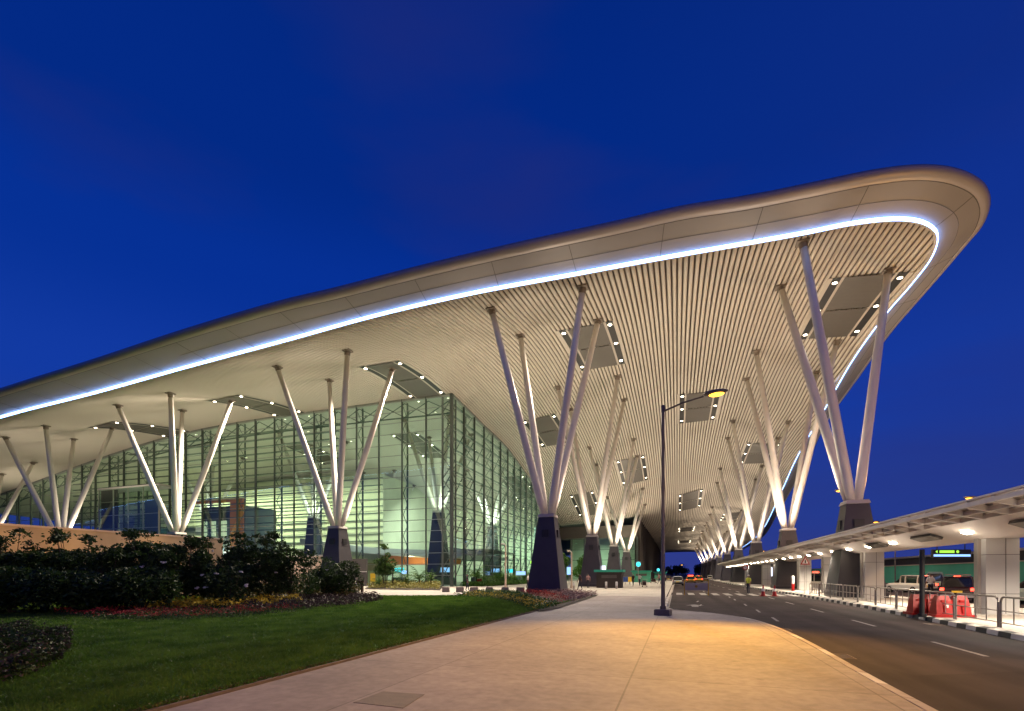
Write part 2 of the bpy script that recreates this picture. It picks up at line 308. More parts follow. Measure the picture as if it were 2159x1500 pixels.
# roof top skin
zO = lambda v, u: np.interp(v, OUTc[:, 0], OUTc[:, 2])+H0
vT = np.unique(np.concatenate([np.arange(-149, 15, 2.5), np.linspace(15, 32.5, 60)]))
us2 = np.array([[gO(v)+(285-gO(v))*k for k in t] for v in vT]); vv = np.repeat(vT[:, None], len(t), 1)
zr = zc(np.clip(vv, -140, 28).ravel(), us2.ravel()); ze = np.repeat(zO(vT, 0)[:, None], len(t), 1).ravel()+.42
d = np.minimum(1, (us2-us2[:, :1]).ravel()/14); zz = ze*(1-d)+(zr+1.9)*d
dr = np.clip((np.interp(us2.ravel(), OUTc[:, 1], OUTc[:, 0])-vv.ravel())/12, 0, 1); 
zz = np.minimum(zz, ze*(1-dr)+(zr+1.9)*dr+ (us2.ravel() < 46)*9)
nu = len(t); Fq = [(i*nu+j, i*nu+j+1, (i+1)*nu+j+1, (i+1)*nu+j) for i in range(len(vT)-1) for j in range(nu-1)]
npmesh('roof', np.stack([vv.ravel(), us2.ravel(), zz], 1), Fq, 'roof', TERM, smooth=True)
# fascia: soffit band + bullnose swept from the strip to the outer edge
Lp = LEDc.copy(); Lp[:, 2] += H0; Op = OUTc.copy(); Op[:, 2] += H0
seg = np.r_[0, np.cumsum(np.linalg.norm(np.diff(Lp[:, :2], axis=0), axis=1))]
S = np.unique(np.concatenate([np.arange(0, 140, 1.5), np.arange(140, 195, .45), np.arange(195, seg[-1], 2.)]))
Ls = np.stack([np.interp(S, seg, Lp[:, k]) for k in range(3)], 1)
Tn = np.gradient(Ls[:, :2], axis=0); 
for _ in range(6): Tn[1:-1] = (Tn[:-2]+2*Tn[1:-1]+Tn[2:])/4
Tn /= np.linalg.norm(Tn, axis=1)[:, None]; N = np.stack([Tn[:, 1], -Tn[:, 0]], 1)
Os = []
oseg = np.r_[0, np.cumsum(np.linalg.norm(np.diff(Op[:, :2], axis=0), axis=1))]; last = 0.
fine = np.arange(0, oseg[-1], .1); Of = np.stack([np.interp(fine, oseg, Op[:, k]) for k in range(3)], 1); ks = []
for p, nn, tt in zip(Ls, N, Tn):
    r = Of[:, :2]-p[:2]; along = np.abs(r@tt); out = r@nn; ok = (out > 0) & (out < 9)
    k = int(np.argmin(np.where(ok, along, 1e9))); ks.append(k)
ks = np.maximum.accumulate(np.array(ks)); kk = ks.astype(float)
for _ in range(10): kk[1:-1] = (kk[:-2]+2*kk[1:-1]+kk[2:])/4
Os = np.stack([np.interp(kk*.1, oseg, Op[:, k]) for k in range(3)], 1)
def sweep(name, prof, m, smooth=True):
    n = len(prof[0]); V = []; Fq = []
    for ring in prof: V += ring
    for i in range(len(prof)-1):
        for j in range(n-1): Fq.append((i*n+j, i*n+j+1, (i+1)*n+j+1, (i+1)*n+j))
    return npmesh(name, V, Fq, m, fas, smooth=smooth)
fas = pempty('roof_edge', TERM)
RB = .42; sof = []; bul = []; led = []; lip = []
for L_, O_ in zip(Ls, Os):
    h = np.array([O_[0]-L_[0], O_[1]-L_[1]]); D = np.linalg.norm(h); h = h/D
    def pt(a, z): return (L_[0]+h[0]*a, L_[1]+h[1]*a, z)
    z0, z1 = L_[2]-.02, O_[2]-RB
    row = []
    for k in range(7):
        s_ = k/6; row.append(pt(.0+(D-RB*.5)*s_, z0+.13+(z1-z0-.13)*(s_**1.15)))
    sof.append(row)
    bul.append([pt(D-RB*.45+RB*1.25*math.sin(a), O_[2]-RB*math.cos(a)*1.0) for a in np.linspace(.0, PI, 11)])
    led.append([pt(-.05, L_[2]-.125), pt(.012, L_[2]-.125), pt(.012, L_[2]+.115)])
    lip.append([pt(-.20, L_[2]+.3), pt(-.20, L_[2]-.12), pt(-.052, L_[2]-.12)])
sweep('soffit', sof, 'fascia'); sweep('bullnose', bul, 'bull'); sweep('led_strip', led, 'led'); sweep('recess_lip', lip, 'trim')
sm = MB()                                                   # panel seams, 6 m apart
last = -9
for i, s_ in enumerate(S):
    if s_-last < 5.9: continue
    last = s_; a = [Vector(p)-Vector((0, 0, .012)) for p in sof[i]]
    for p, q in zip(a[:-1], a[1:]): sm.bar(p, q, .035, .012)
for i in range(0, len(sof)-1):
    for j in (3, 6):
        if j == 3 and S[i] < 100: continue
        sm.bar(Vector(sof[i][j])-Vector((0, 0, .01)), Vector(sof[i+1][j])-Vector((0, 0, .01)), .03 if j == 3 else .05, .012)
sm.build('seam', 'seam', fas)

# ------------------------------------------------------------------ branching columns
WARM = (1., .82, .62)
def column(v, u, H=7.0, a=3.9, b=4.0, tops=None, name='branching_column', r0=.335, r1=.25, bt=1.5):
    e = bpy.data.objects.new(name, None); C.objects.link(e); e.parent = TERM; e.location = (v, u, 0)
    pb = MB(); pb.lathe((0, 0, 0), [(bt*1.04, 0), (bt*1.04, .35), (bt, .36), (.71, H-.28)], sq=True); pb.build('pier', 'pier', e)
    cb = MB(); cb.lathe((0, 0, 0), [(.73, H-.28), (.78, H-.25), (.70, H)], sq=True); cb.build('cap', 'cap', e)
    rr = .71+(bt-.71)*(1.42/(H-.64))
    for sx, sy in ((0, -1), (1, 0), (-1, 0)):
        nb = MB(); nb.box((sx*(rr+.0), sy*(rr+.0), H-1.75), (.24 if sx else .62, .24 if sy else .62, .66)); nb.build('vent', 'dark', e)
    for i, (sx, sy) in enumerate(((-1, -1), (1, -1), (-1, 1), (1, 1))):
        if tops and tops[i] is None: continue
        tv, tu = (v+sx*a, u+sy*b) if not tops else tops[i]
        zt = zc1(tv, tu)-.05; bb = MB(); p0 = Vector((sx*.30, sy*.30, H-.1)); p1 = Vector((tv-v, tu-u, zt))
        bb.tube([p0, p0.lerp(p1, .08), p0.lerp(p1, .5), p1-(p1-p0).normalized()*.2], [r0*.75, r0, r0*.97, r1], 14)
        br = bb.build('branch', 'branch', e, smooth=False); 
        for p in br.data.polygons: p.use_smooth = len(p.vertices) == 4
        pl = MB(); pl.box((p1.x, p1.y, zt-.05), (.8, .8, .12)); pl.tube([p1-(p1-p0).normalized()*.45, p1], r1*1.15, 12); pl.build('top_plate', 'plate', e)
    return e
Lu = [42.3, 66.5, 90.7, 114.4]; Ru = [41.6, 64.2, 88.2, 112.4, 136.4, 160.4, 184.4, 208.4, 232.4, 256.4]
for k, u in enumerate(Lu):
    column(-11.0, u); 
    for dx, dy, pw in (((2.0, -1.9, 4300), (-1.9, 1.9, 3600)) if k else ((2.0, 1.6, 3900), (-2.0, 2.0, 3300))):
        lamp('SPOT', (-11+dx, u+dy, 7.0), pw, WARM, spot_size=math.radians(150 if k else 118), spot_blend=.8, shadow_soft_size=.9, aim=(-11+dx, u+dy+(0 if k else 2.5), 30))
for k, u in enumerate(Ru):
    tops = [(8.6, 39.9), None, (8.45, 46.9), (16.1, 46.6)] if k == 0 else None
    column(12.3, u, tops=tops)
    for dx, dy, pw in (((-2.0, -1.9, 4300), (1.9, 1.9, 3400)) if k else ((-2.0, 1.8, 3600), (1.6, 2.2, 2600))):
        lamp('SPOT', (12.3+dx, u+dy, 7.0), pw*(.85 if k > 4 else 1), WARM, spot_size=math.radians(150 if k else 118), spot_blend=.8, shadow_soft_size=.9, aim=(12.3+dx, u+dy+(0 if k else 2.5), 30))
EV = [(-36, 45), (-60.5, 44.7), (-85, 45.5), (-110, 48.5)]
for k, (v, u) in enumerate(EV):
    column(v, u, b=4.1, a=4.5)
    for dx, dy in ((2.1, 1.5), (-2.1, 1.9)): lamp('SPOT', (v+dx, u+dy, 7.0), 2900, (1., .84, .64), spot_size=math.radians(122), spot_blend=.8, shadow_soft_size=.9, aim=(v+dx, u+dy+2.5, 30))
for v, u in ((-36, 69.3), (-60.5, 69.3), (-85, 69.3), (-36, 93), (-60.5, 93)):
    column(v, u, H=11.7, name='interior_column', bt=1.5)
    lamp('SPOT', (v+1.8, u-1.8, 11.5), 2600, (.95, 1., .80), spot_size=math.radians(160), spot_blend=.8, shadow_soft_size=.9, aim=(v+1.8, u-1.8, 40))

# ------------------------------------------------------------------ ceiling light panels
def ceiling_panel(v, u, L=12.):
    e = bpy.data.objects.new('light_panel', None); C.objects.link(e); e.parent = TERM; e.location = (0, 0, 0)
    def strip(mb, v0, v1, u0, u1, off, m):
        us = np.linspace(u0, u1, 9); vs = []; 
        for x in us: vs += [(v0, x, zc1(v0, x)+off), (v1, x, zc1(v1, x)+off)]
        mb.add(vs, [(2*i, 2*i+1, 2*i+3, 2*i+2) for i in range(8)], m)
    a = MB()
    for q in range(2): strip(a, v-1.75, v+1.75, u-L/2+q*L/2+.08, u+q*L/2-.08, -.10, 'panel')
    a.build('perforated_panel', None, e)
    b = MB()
    for s_ in (-1, 1): 
        strip(b, v+s_*1.8-.2, v+s_*1.8+.2+.0, u-L/2, u+L/2, -.05 if s_ < 0 else -.052, 'trim'); strip(b, v+s_*2.8-.18, v+s_*2.8+.18, u-L/2, u+L/2, -.05, 'trim')
    b.build('trim', None, e)
    c = MB()
    for s_ in (-1, 1): strip(c, v+s_*2.3-.33, v+s_*2.3+.33, u-L/2, u+L/2, -.06, 'dark')
    c.build('light_slot', None, e)
    for s_ in (-1, 1):
        for q in (-5.2, -.2, 4.8):
            vv_, uu_ = v+s_*2.3, u+q*L/12; z = zc1(vv_, uu_)-.12
            d = MB(); d.lathe((vv_, uu_, z), [(.12, -.02), (.17, 0), (.17, .04)], 10, 'down'); d.lathe((vv_, uu_, z+.005), [(.26, 0.0), (.26, .05)], 10, 'trim'); d.build('downlight', None, e)
pan = [(-8.5, 53), (15, 53), (-32, 53), (-55.5, 53), (-79, 53), (3, 77), (-20, 77), (-43.5, 77), (-67, 77), (-8.5, 101), (14.5, 101), (-32, 99), (3, 125), (3, 173), (14.5, 149), (3, 221), (-20, 112)]
for v, u in pan: ceiling_panel(v, u)
for v, u in pan:
    if v > -60 and u < 180 and (v > -30 or u < 60): lamp('SPOT', (v, u, zc1(v, u)-.4), (70000 if v < -20 else 36000) if (u < 60 and v < 0) else 15000, (1., .85, .66), spot_size=math.radians(112 if u < 60 else 120), spot_blend=.8, shadow_soft_size=.5, aim=(v-(3 if u < 60 else 0), u-(15 if u < 60 and v < 0 else 0), 0))

# ------------------------------------------------------------------ curtain walls
EU, SVv, SE = 58.9, -28.7, 122.0
gw = pempty('glass_wall', TERM)
def wall(pts, name):                              # pts: list of (v,u) stations
    mb = MB(); 
    for (v0, u0), (v1, u1) in zip(pts[:-1], pts[1:]):
        z0, z1 = zc1(v0, u0), zc1(v1, u1); n = 3
        for k in range(n):
            a, b = k/n, (k+1)/n
            A = (v0+(v1-v0)*a, u0+(u1-u0)*a); B = (v0+(v1-v0)*b, u0+(u1-u0)*b)
            mb.poly([(A[0], A[1], 0), (B[0], B[1], 0), (B[0], B[1], zc1(*B)+.1), (A[0], A[1], zc1(*A)+.1)])
    return mb.build(name, 'glass', gw)
st_e = [(SVv-3.75*k, EU) for k in range(0, 30)]; st_s = [(SVv, EU+3.75*k) for k in range(0, 18)]
wall(st_e, 'glazing'); wall(st_s, 'glazing')
mu = MB(); hb = MB()
for (v, u) in st_e:
    z = zc1(v, u); w = .13 if v > -62 else .26
    mu.box((v, u-.14, z/2), (w, .24, z))
for (v, u) in st_s[1:]:
    z = zc1(v, u); mu.box((v+.14, u, z/2), (.24, .2, z))
mu.box((SVv+.1, EU-.1, zc1(SVv, EU)/2), (.4, .4, zc1(SVv, EU)))
for z in np.arange(1.5, 26, 1.52):
    for (p, q) in list(zip(st_e[:-1], st_e[1:]))+list(zip(st_s[:-1], st_s[1:])):
        if z < min(zc1(*p), zc1(*q)): 
            th = .07
            if p[1] == q[1]: hb.box(((p[0]+q[0])/2, p[1]-.05, z), (3.75, .12, th))
            else: hb.box((p[0]+.05, (p[1]+q[1])/2, z), (.12, 3.75, th))
# sloping head member
for (p, q) in list(zip(st_e[:-1], st_e[1:])): hb.bar((p[0], p[1]-.1, zc1(*p)-.15), (q[0], q[1]-.1, zc1(*q)-.15), .3, .3)
for (p, q) in list(zip(st_s[:-1], st_s[1:])): hb.bar((p[0]+.1, p[1], zc1(*p)-.15), (q[0]+.1, q[1], zc1(*q)-.15), .3, .3)
mu.build('mullion', 'mull', gw); hb.build('transom', 'trans', gw)
tr = MB(); br_ = MB()
for i, (v, u) in enumerate(st_e):
    z = zc1(v, u+1.2)
    if i % 2 == 0: tr.tube([(v, u+1.3, 0), (v, u+1.3, z)], .13, 8); tr.bar((v, u+1.3, z-2.4), (v-1.2, u+1.3+2.5, z), .12)
    if i+1 < len(st_e):
        v2 = st_e[i+1][0]; z2 = zc1(v2, u+1.2)
        tr.bar((v, u+.5, z-.3), (v2, u+.5, z2-2.2), .10); tr.bar((v, u+.5, z-2.2), (v2, u+.5, z2-.3), .10); tr.bar((v, u+.5, z-2.3), (v2, u+.5, z2-2.3), .16)
    if i % 2 == 0 and v > -105:
        for k in range(int(z/3)): 
            tr.bar((v, u+.2, 3*k+1), (v, u+1.3, 3*k+2.5), .07); tr.bar((v, u+1.3, 3*k+2.5), (v, u+.2, 3*k+4), .07)
    if -104 < v < -46:
        for zq in np.arange(8.6, z-1, 1.1): br_.box((v-1.87, u+.75, zq), (3.75, .5, .10))
for i, (v, u) in enumerate(st_s):
    z = zc1(v-1.2, u)
    if i % 2 == 0:
        tr.tube([(v-1.3, u, 0), (v-1.3, u, z)], .15, 8)
        for k in range(int(z/3)): tr.bar((v-.2, u, 3*k+1), (v-1.3, u, 3*k+2.5), .09); tr.bar((v-1.3, u, 3*k+2.5), (v-.2, u, 3*k+4), .09)
    if i+1 < len(st_s):
        u2 = st_s[i+1][1]
        for k in range(int(z/6)): tr.bar((v-1.3, u, 6*k+1), (v-1.3, u2, 6*k+5), .10)
    for zq in np.arange(3., z-1, 1.52): br_.box((v-.5, u+1.87, zq+.7), (.35, 3.75, .08))
tr.build('truss', 'steel', gw); br_.build('louvre', 'steel', gw)

# interior
it = pempty('interior', TERM)
b = MB(); b.poly([(-140, EU+.3, .06), (SVv-.3, EU+.3, .06), (SVv-.3, 121, .06), (-140, 121, .06)], 'ifloor'); b.build('interior_floor', None, it)
b = MB()
b.box((-92, 84, 11), (72, .4, 22), m='iwall'); b.box((-47, 112, 10), (40, .4, 20), m='iwall'); b.box((-57, 98, 11), (.4, 28, 22), m='iwall')
for zq in np.arange(7, 22, 1.4): b.box((-92, 83.6, zq), (72, .5, .12), m='steel')
b.build('back_wall', None, it)
b = MB()                                                      # mezzanine with a swept white underside
for k in range(12):
    a0, a1 = k/12, (k+1)/12; x0, x1 = -66+37*a0, -66+37*a1; z0 = 7.2-2.4*a0-1.0*math.sin(a0*3); z1 = 7.2-2.4*a1-1.0*math.sin(a1*3)
    b.add([(x0, 72, z0), (x1, 72, z1), (x1, 90, z1-.4), (x0, 90, z0-.4), (x0, 72, z0+1.1), (x1, 72, z1+1.1), (x1, 90, z1+.9), (x0, 90, z0+.9)], [(0,1,5,4), (0,3,2,1), (4,5,6,7)], 'white')
b.build('mezzanine', None, it)
b = MB(); b.box((-45, 80, 4.3), (15, 2, 1.8), m='orange'); b.box((-54, 76, 3.0), (10, 2, 1.4), m='beige'); b.box((-38, 77, 1.6), (8, .5, 2.6), m='s_pale'); b.box((-47.5, 75, 1.7), (3, .4, 3), m='s_pale'); b.build('counter', None, it)
b = MB(); b.box((-74, 66.2, 7.0), (9.5, 7, 12.6), m='steel'); b.box((-70.3, 62.5, 7.5), (3.0, .5, 13.2), m='orange'); b.box((-74.5, 62.4, 14.2), (11, .7, .5), m='orange')
for x in (-78, -76, -73.5): b.box((x, 62.55, 9.5), (1.2, .12, 2.6), m='s_pale'); b.box((x, 62.55, 5), (1.3, .12, 2.2), m='greyblue')
b.build('clad_room', None, it)
for i, (x_, y_, m_) in enumerate(((-33, 66, 's_blue'), (-37, 70, 's_pale'), (-41, 66, 's_teal'), (-31, 74, 's_pale'), (-31, 82, 's_blue'), (-31, 90, 's_teal'), (-50, 68, 's_pale'), (-32, 98, 's_pale'))):
    b = MB(); b.box((x_, y_, .6), (2.6, .8, 1.1), m='steel'); b.box((x_, y_-.2, 2.3), (1.6, .12, .7), m=m_); b.box((x_, y_, 1.5), (.12, .12, 2.), m='steel'); b.build('service_counter', None, it)
b = MB(); b.box((-94, 66, 6.4), (10, 8, .5), m='trim'); b.box((-86, 65, 9.4), (14.5, 7, .8), m='white')
b.box((-86, 65, 3), (14, 6.5, 5.6), m='mull'); b.box((-88, 61.6, 6.9), (10, .2, 4), m='greyblue'); b.build('gallery', None, it)
# projecting glazed vestibule on the end wall
vb = MB(); x0, x1, zt = -94, -79.5, 16.2
vb.box(((x0+x1)/2, 57.3, zt), (x1-x0+.4, 3.4, .25), m='white')
for x in np.arange(x0, x1+.1, 3.6): vb.box((x, 55.8, zt/2), (.16, .16, zt), m='trim')
for z in np.arange(2.4, zt, 2.3): vb.box(((x0+x1)/2, 55.8, z), (x1-x0, .1, .1), m='trim')
vb.box((x0+2, 56.2, 9), (4, .2, 14), m='pier'); vb.box((x0+8, 56.4, 5.2), (3.6, .2, 4.6), m='s_teal' ); vb.box((x0+8, 56.35, 8.2), (3.6, .2, 1.2), m='orange'); vb.box((x0+12, 56.5, 8), (3.4, .2, 12), m='greyblue')
vb.build('vestibule', None, TERM)
vg = MB(); vg.poly([(x0, 55.7, 0), (x1, 55.7, 0), (x1, 55.7, zt), (x0, 55.7, zt)]); vg.build('vestibule_glass', 'glass', TERM)
GY = (.97, 1., .66)
for v, u, p in ((-64, 75, 2600), (-84, 75, 5200), (-100, 75, 4000), (-45, 90, 5200), (-48, 68, 3400)):
    lamp('AREA', (v, u, 17), p, GY if v < -50 else (.93, 1., .92), shape='RECTANGLE', size=14, size_y=8, aim=(v, u+5, 8))
for v, u in ((-90, 63), (-108, 66), (-74, 61.5)): lamp('POINT', (v, u, 5.5), 700, (1., .95, .75), shadow_soft_size=.5)  # low fill lamps added to brighten the hall behind the sky reflections
for v, u in ((-36, 84), (-33, 104)): lamp('AREA', (v, u, 12), 2600, (.72, 1., .82), shape='SQUARE', size=8, aim=(v, u, 0))
lamp('POINT', (-45, 76, 4), 500, (1, .75, .4), shadow_soft_size=.4)

# far block beyond the glass: cross wall and long dark finned wall
b = MB(); b.box((-19, SE+.2, 12.2), (19.5, .5, 3.0), m='panel'); b.build('cross_beam', None, TERM)
b = MB(); b.poly([(-28.7, SE, 0), (-9.2, SE, 0), (-9.2, SE, 10.8), (-28.7, SE, 10.8)]); b.build('cross_glazing', 'glass', TERM)
b = MB()
for x in np.arange(-28.7, -9, 3.25): b.box((x, SE-.1, 5.4), (.35, .3, 10.8))
for z in (2.6, 5.2, 7.8, 10.5): b.box((-19, SE-.1, z), (19.5, .15, .12))
b.build('cross_frame', 'mull', TERM)
b = MB(); b.box((-19, 135, 6), (19, .3, 12), m='iwall'); b.box((-19, 128, .1), (19, 12, .1), m='ifloor'); b.build('cross_room', None, TERM); lamp('AREA', (-19, 127, 9), 1500, (.7, 1., .78), shape='SQUARE', size=6, aim=(-19, 128, 0))
b = MB(); b.box((-9.6, 202, 7.8), (.4, 160, 15.6))
for u in np.arange(123, 280, 6.): b.box((-8.9, u, 7.5), (1.1, 1.3, 15.))
b.build('dark_side_wall', 'bldg', TERM)
# podium wall at the left foot of the end facade
b = MB(); b.box((-56, 56.6, 2.1), (23, .6, 4.2), m='coping'); b.box((-56, 56.6, 4.26), (23.3, .8, .12), m='white')
b.box((-42.4, 57.2, 1.9), (3.2, .3, 3.8), m='panel'); b.box((-42.4, 57.0, 2.0), (3.3, .1, .12), m='white'); b.build('podium_wall', None, TERM)


# ================================================================== ground
def sheet(name, pts, z, m, kind='structure'):
    b = MB(); b.poly([(p[0], p[1], z) for p in pts]); return b.build(name, m, None, kind=kind)
RZ = -.13
sheet('ground', [(-3000, -3000), (3000, -3000), (3000, 3000), (-3000, 3000)], -.16, 'soil')
sheet('road', [(-7, -30), (9.3, -30), (9.3, 320), (-7, 320)], RZ, 'asph')
sheet('side_road', [(15.7, -30), (37.5, -30), (37.5, 320), (15.7, 320)], RZ, 'asph')
sheet('plaza', [(-170, 33), (-.75, 33), (-.75, 300), (-170, 300)], -.012, 'plaza')
kerbpts = [(2.8, -12), (2.82, 3), (2.84, 7), (2.86, 9.5), (2.93, 13.9), (2.8, 17.5), (2.42, 20), (1.55, 21.9), (.65, 22.9), (-.1, 23.6), (-.55, 24.9), (-.65, 28), (-.65, 300)]
kc = cr(kerbpts[:-1], 8).tolist()+[[-.65, 300]]
sheet('pavement', [(-5.9, -12)]+[tuple(p) for p in kc if p[1] < 37]+[(-.65, 37), (-5.9, 37)], 0., 'conc')
def kerb_run(name, pts, side, alt, w=.16, zt=.012, step=.9, label='kerb'):
    pts = np.array(pts, float); sg = np.r_[0, np.cumsum(np.linalg.norm(np.diff(pts, axis=0), axis=1))]; b = MB()
    a = 0.; k = 0
    while a < min(sg[-1], 170):
        st = step if a < 100 else step*3
        q = [np.array([np.interp(x, sg, pts[:, 0]), np.interp(x, sg, pts[:, 1])]) for x in (a+.012, min(a+st, sg[-1])-.012)]
        d = (q[1]-q[0])/max(np.linalg.norm(q[1]-q[0]), 1e-6); n = np.array([d[1], -d[0]])*side*w
        m = alt[k % len(alt)]
        b.add([(q[0][0], q[0][1], zt), (q[1][0], q[1][1], zt), (q[1][0]+n[0], q[1][1]+n[1], zt-.02), (q[0][0]+n[0], q[0][1]+n[1], zt-.02),
               (q[1][0]+n[0]*1.1, q[1][1]+n[1]*1.1, -.16), (q[0][0]+n[0]*1.1, q[0][1]+n[1]*1.1, -.16), (q[0][0], q[0][1], -.16), (q[1][0], q[1][1], -.16)],
              [(0,3,2,1), (3,5,4,2), (0,6,5,3), (1,2,4,7), (0,1,7,6)], m)
        a += st; k += 1
    return b.build(name, None, None, kind='structure')
kerb_run('kerb', kc, 1, ['kerb', 'kerb', 'kerbw'])
def rk(u): return float(np.interp(u, [-30, 14, 17, 24, 30, 38, 45, 60, 300], [8.6, 8.8, 8.95, 9.3, 9.55, 9.7, 9.75, 9.3, 9.3]))
rkp = [(rk(u), u) for u in np.arange(-12, 140, 2.)]
kerb_run('kerb', rkp, -1, ['kerbw', 'kerbb'], step=.62, w=.2, zt=.03)
sheet('canopy_pavement', rkp+[(9.3, 300), (15.7, 300), (15.7, -12)], .0, 'plaza')
kerb_run('kerb', [(15.7, -12), (15.7, 300)], 1, ['kerbw', 'kerbb'], step=.8)
# road paint
b = MB()
def stripe(v0, u0, v1, u1, w, m='paint'):
    d = Vector((v1-v0, u1-u0)).normalized(); n = Vector((d.y, -d.x))*w/2
    b.poly([(v0-n.x, u0-n.y, RZ+.005), (v0+n.x, u0+n.y, RZ+.005), (v1+n.x, v1*0+u1+n.y, RZ+.005), (v1-n.x, u1-n.y, RZ+.005)], m)
for u in np.arange(-6, 41, 6.4): stripe(6.2+.01*u, u, 6.2+.01*(u+2.4), u+2.4, .11)
for u in (20.5, 25, 30, 36, 40): stripe(3.4+.01*u, u, 3.5+.01*u, u+1.8, .10)
for u in (29, 33): stripe(1.2, u, 1.35, u+1.4, .10)
for v in np.arange(-.1, 9., 1.0): stripe(v+.3, 44.2, v+.3, 48.6, .52)
for u in np.arange(52, 200, 8): stripe(2.6, u, 2.6, u+3, .12); stripe(5.8, u, 5.8, u+3, .12)
stripe(-.45, 27, -.45, 44, .12); stripe(-.45, 49, -.45, 250, .12); b.build('road_markings', None, None, kind='structure')
p = G(1465, 1273); b = MB(); b.poly([(p.x+dx, p.y+dy, RZ+.006) for dx, dy in ((-.16, -.9), (.16, -.9), (.2, .3), (.5, .3), (0, 1.2), (-.5, .3), (-.2, .3))], 'paint'); b.build('road_markings', None, None, kind='structure')
# lawn
lawn = [(-5.95, -12), (-5.98, 20), (-6.05, 31.5), tuple(G(1150, 1279))[:2], tuple(G(1100, 1266))[:2], tuple(G(1040, 1259.5))[:2], tuple(G(960, 1257.5))[:2], tuple(G(850, 1258))[:2], tuple(G(740, 1258.5))[:2], (-42, 44), (-70, 40), (-70, -12)]
sheet('lawn', lawn, .03, 'lawn')
b = MB(); b.bar((-5.93, -12, .0), (-6.0, 31.7, .0), .06, .07); b.build('lawn_edging', 'drain', None, kind='structure')
def leaf_cloud(P0, size, flat=0., asp=.5):
    n = len(P0); P0 = np.asarray(P0, float); size = np.broadcast_to(size, (n,))
    a = rng.normal(size=(n, 3)); a[:, 2] *= (1-flat); a /= np.linalg.norm(a, axis=1)[:, None]
    c = rng.normal(size=(n, 3)); b_ = np.cross(a, c); b_ /= np.linalg.norm(b_, axis=1)[:, None]
    a = a*size[:, None]; b_ = b_*size[:, None]*asp
    V = np.stack([P0-a, P0-a*.1+b_, P0+a, P0-a*.1-b_], 1).reshape(-1, 3)
    return V, np.arange(4*n).reshape(-1, 4)
def inpoly(pts, poly):
    x, y = pts[:, 0], pts[:, 1]; r = np.zeros(len(pts), bool); j = len(poly)-1
    for i in range(len(poly)):
        xi, yi = poly[i][:2]; xj, yj = poly[j][:2]
        r ^= ((yi > y) != (yj > y)) & (x < (xj-xi)*(y-yi)/(yj-yi+1e-12)+xi); j = i
    return r
def poly_pts(poly, n):
    A = np.array([p[:2] for p in poly]); lo, hi = A.min(0), A.max(0); out = []
    while sum(map(len, out)) < n:
        q = lo+rng.random((n*2, 2))*(hi-lo); out.append(q[inpoly(q, poly)])
    return np.concatenate(out)[:n]
# grass blades over the near lawn
gp = rng.random((520000, 2)); dep = 5.2+31*gp[:, 0]**1.25; px = -20+1290*gp[:, 1]
X = (px-CX)/F*dep; gx = X*CO-dep*SI; gy = X*SI+dep*CO
q = np.stack([gx, gy], 1); keep = inpoly(q, lawn) & (q[:, 0] < -5.97); q = q[keep][:170000]; dq = dep[keep][:170000]
n = len(q); hgt = rng.uniform(.03, .065, n)*(1+dq/40); w = rng.uniform(.006, .011, n)*(.6+dq/9); an = rng.uniform(0, 2*PI, n); ln = rng.normal(0, .045, (n, 2))
B0 = np.c_[q, np.full(n, .028)]; wv = np.c_[np.cos(an)*w, np.sin(an)*w, np.zeros(n)]
V = np.stack([B0-wv, B0+wv, B0+np.c_[ln, hgt]], 1).reshape(-1, 3)
npmesh('lawn_grass', V, np.arange(3*n).reshape(-1, 3), 'f_grass', None, kind='stuff', label='short mown grass of the lawn beside the pavement', category='grass')

n = 4200; q = np.c_[-5.98-np.abs(rng.normal(0, .07, n)), rng.uniform(3.5, 32, n)]; V, Fq = leaf_cloud(np.c_[q, .035+rng.random(n)*.03], rng.uniform(.012, .035, n), .7)
npmesh('dry_edge_grass', V, Fq, 'f_gold', None, kind='stuff', label='dry brown grass clippings along the pavement edge of the lawn', category='grass')
def bed(name, px_poly, n, h, size, m, label, cat='ground cover', flat=.3, dens_h=1., z0=.03):
    poly = [tuple(G(x, y))[:2] for x, y in px_poly]; q = poly_pts(poly, n); hh = rng.random(n)**.7*h
    hh *= .75+.35*np.sin(q[:, 0]*3.1+np.cos(q[:, 1]*2.3)*2)
    V, Fq = leaf_cloud(np.c_[q, z0+.02+np.abs(hh)], rng.uniform(.6, 1.2, n)*size, flat)
    return npmesh(name, V, Fq, m, None, kind='stuff', label=label, category=cat)
def soil(px_poly):
    poly = [tuple(G(x, y))[:2] for x, y in px_poly]; sheet('bed_soil', poly, .045, 'soil')
soil([(-400, 1300), (110, 1309), (300, 1312), (500, 1303), (640, 1291), (760, 1276), (812, 1266), (800, 1256), (700, 1250), (400, 1250), (0, 1252), (-400, 1252)])
bed('flower_bed', [(110, 1300), (200, 1310), (330, 1313), (500, 1306), (640, 1291), (640, 1280), (450, 1290), (270, 1292), (150, 1290)], 9000, .16, .04, 'f_dark', 'dark leaves under the red flowers along the lawn edge')
bed('flower_bed', [(112, 1298), (200, 1306), (330, 1309), (500, 1302), (640, 1288), (630, 1281), (450, 1291), (270, 1293), (150, 1290)], 4200, .24, .032, 'fl_red', 'band of small red flowers along the dark left edge of the lawn', 'flowers', z0=.05)
bed('flower_bed', [(260, 1292), (450, 1290), (640, 1279), (640, 1268), (450, 1275), (262, 1278)], 7000, .22, .05, 'f_dark', 'dark leaves under the yellow flowers behind the red band')
bed('flower_bed', [(262, 1290), (450, 1288), (600, 1279), (640, 1276), (620, 1269), (450, 1276), (262, 1279)], 2200, .40, .09, 'fl_yel', 'broken row of yellow flowers behind the red band', 'flowers', z0=.09)
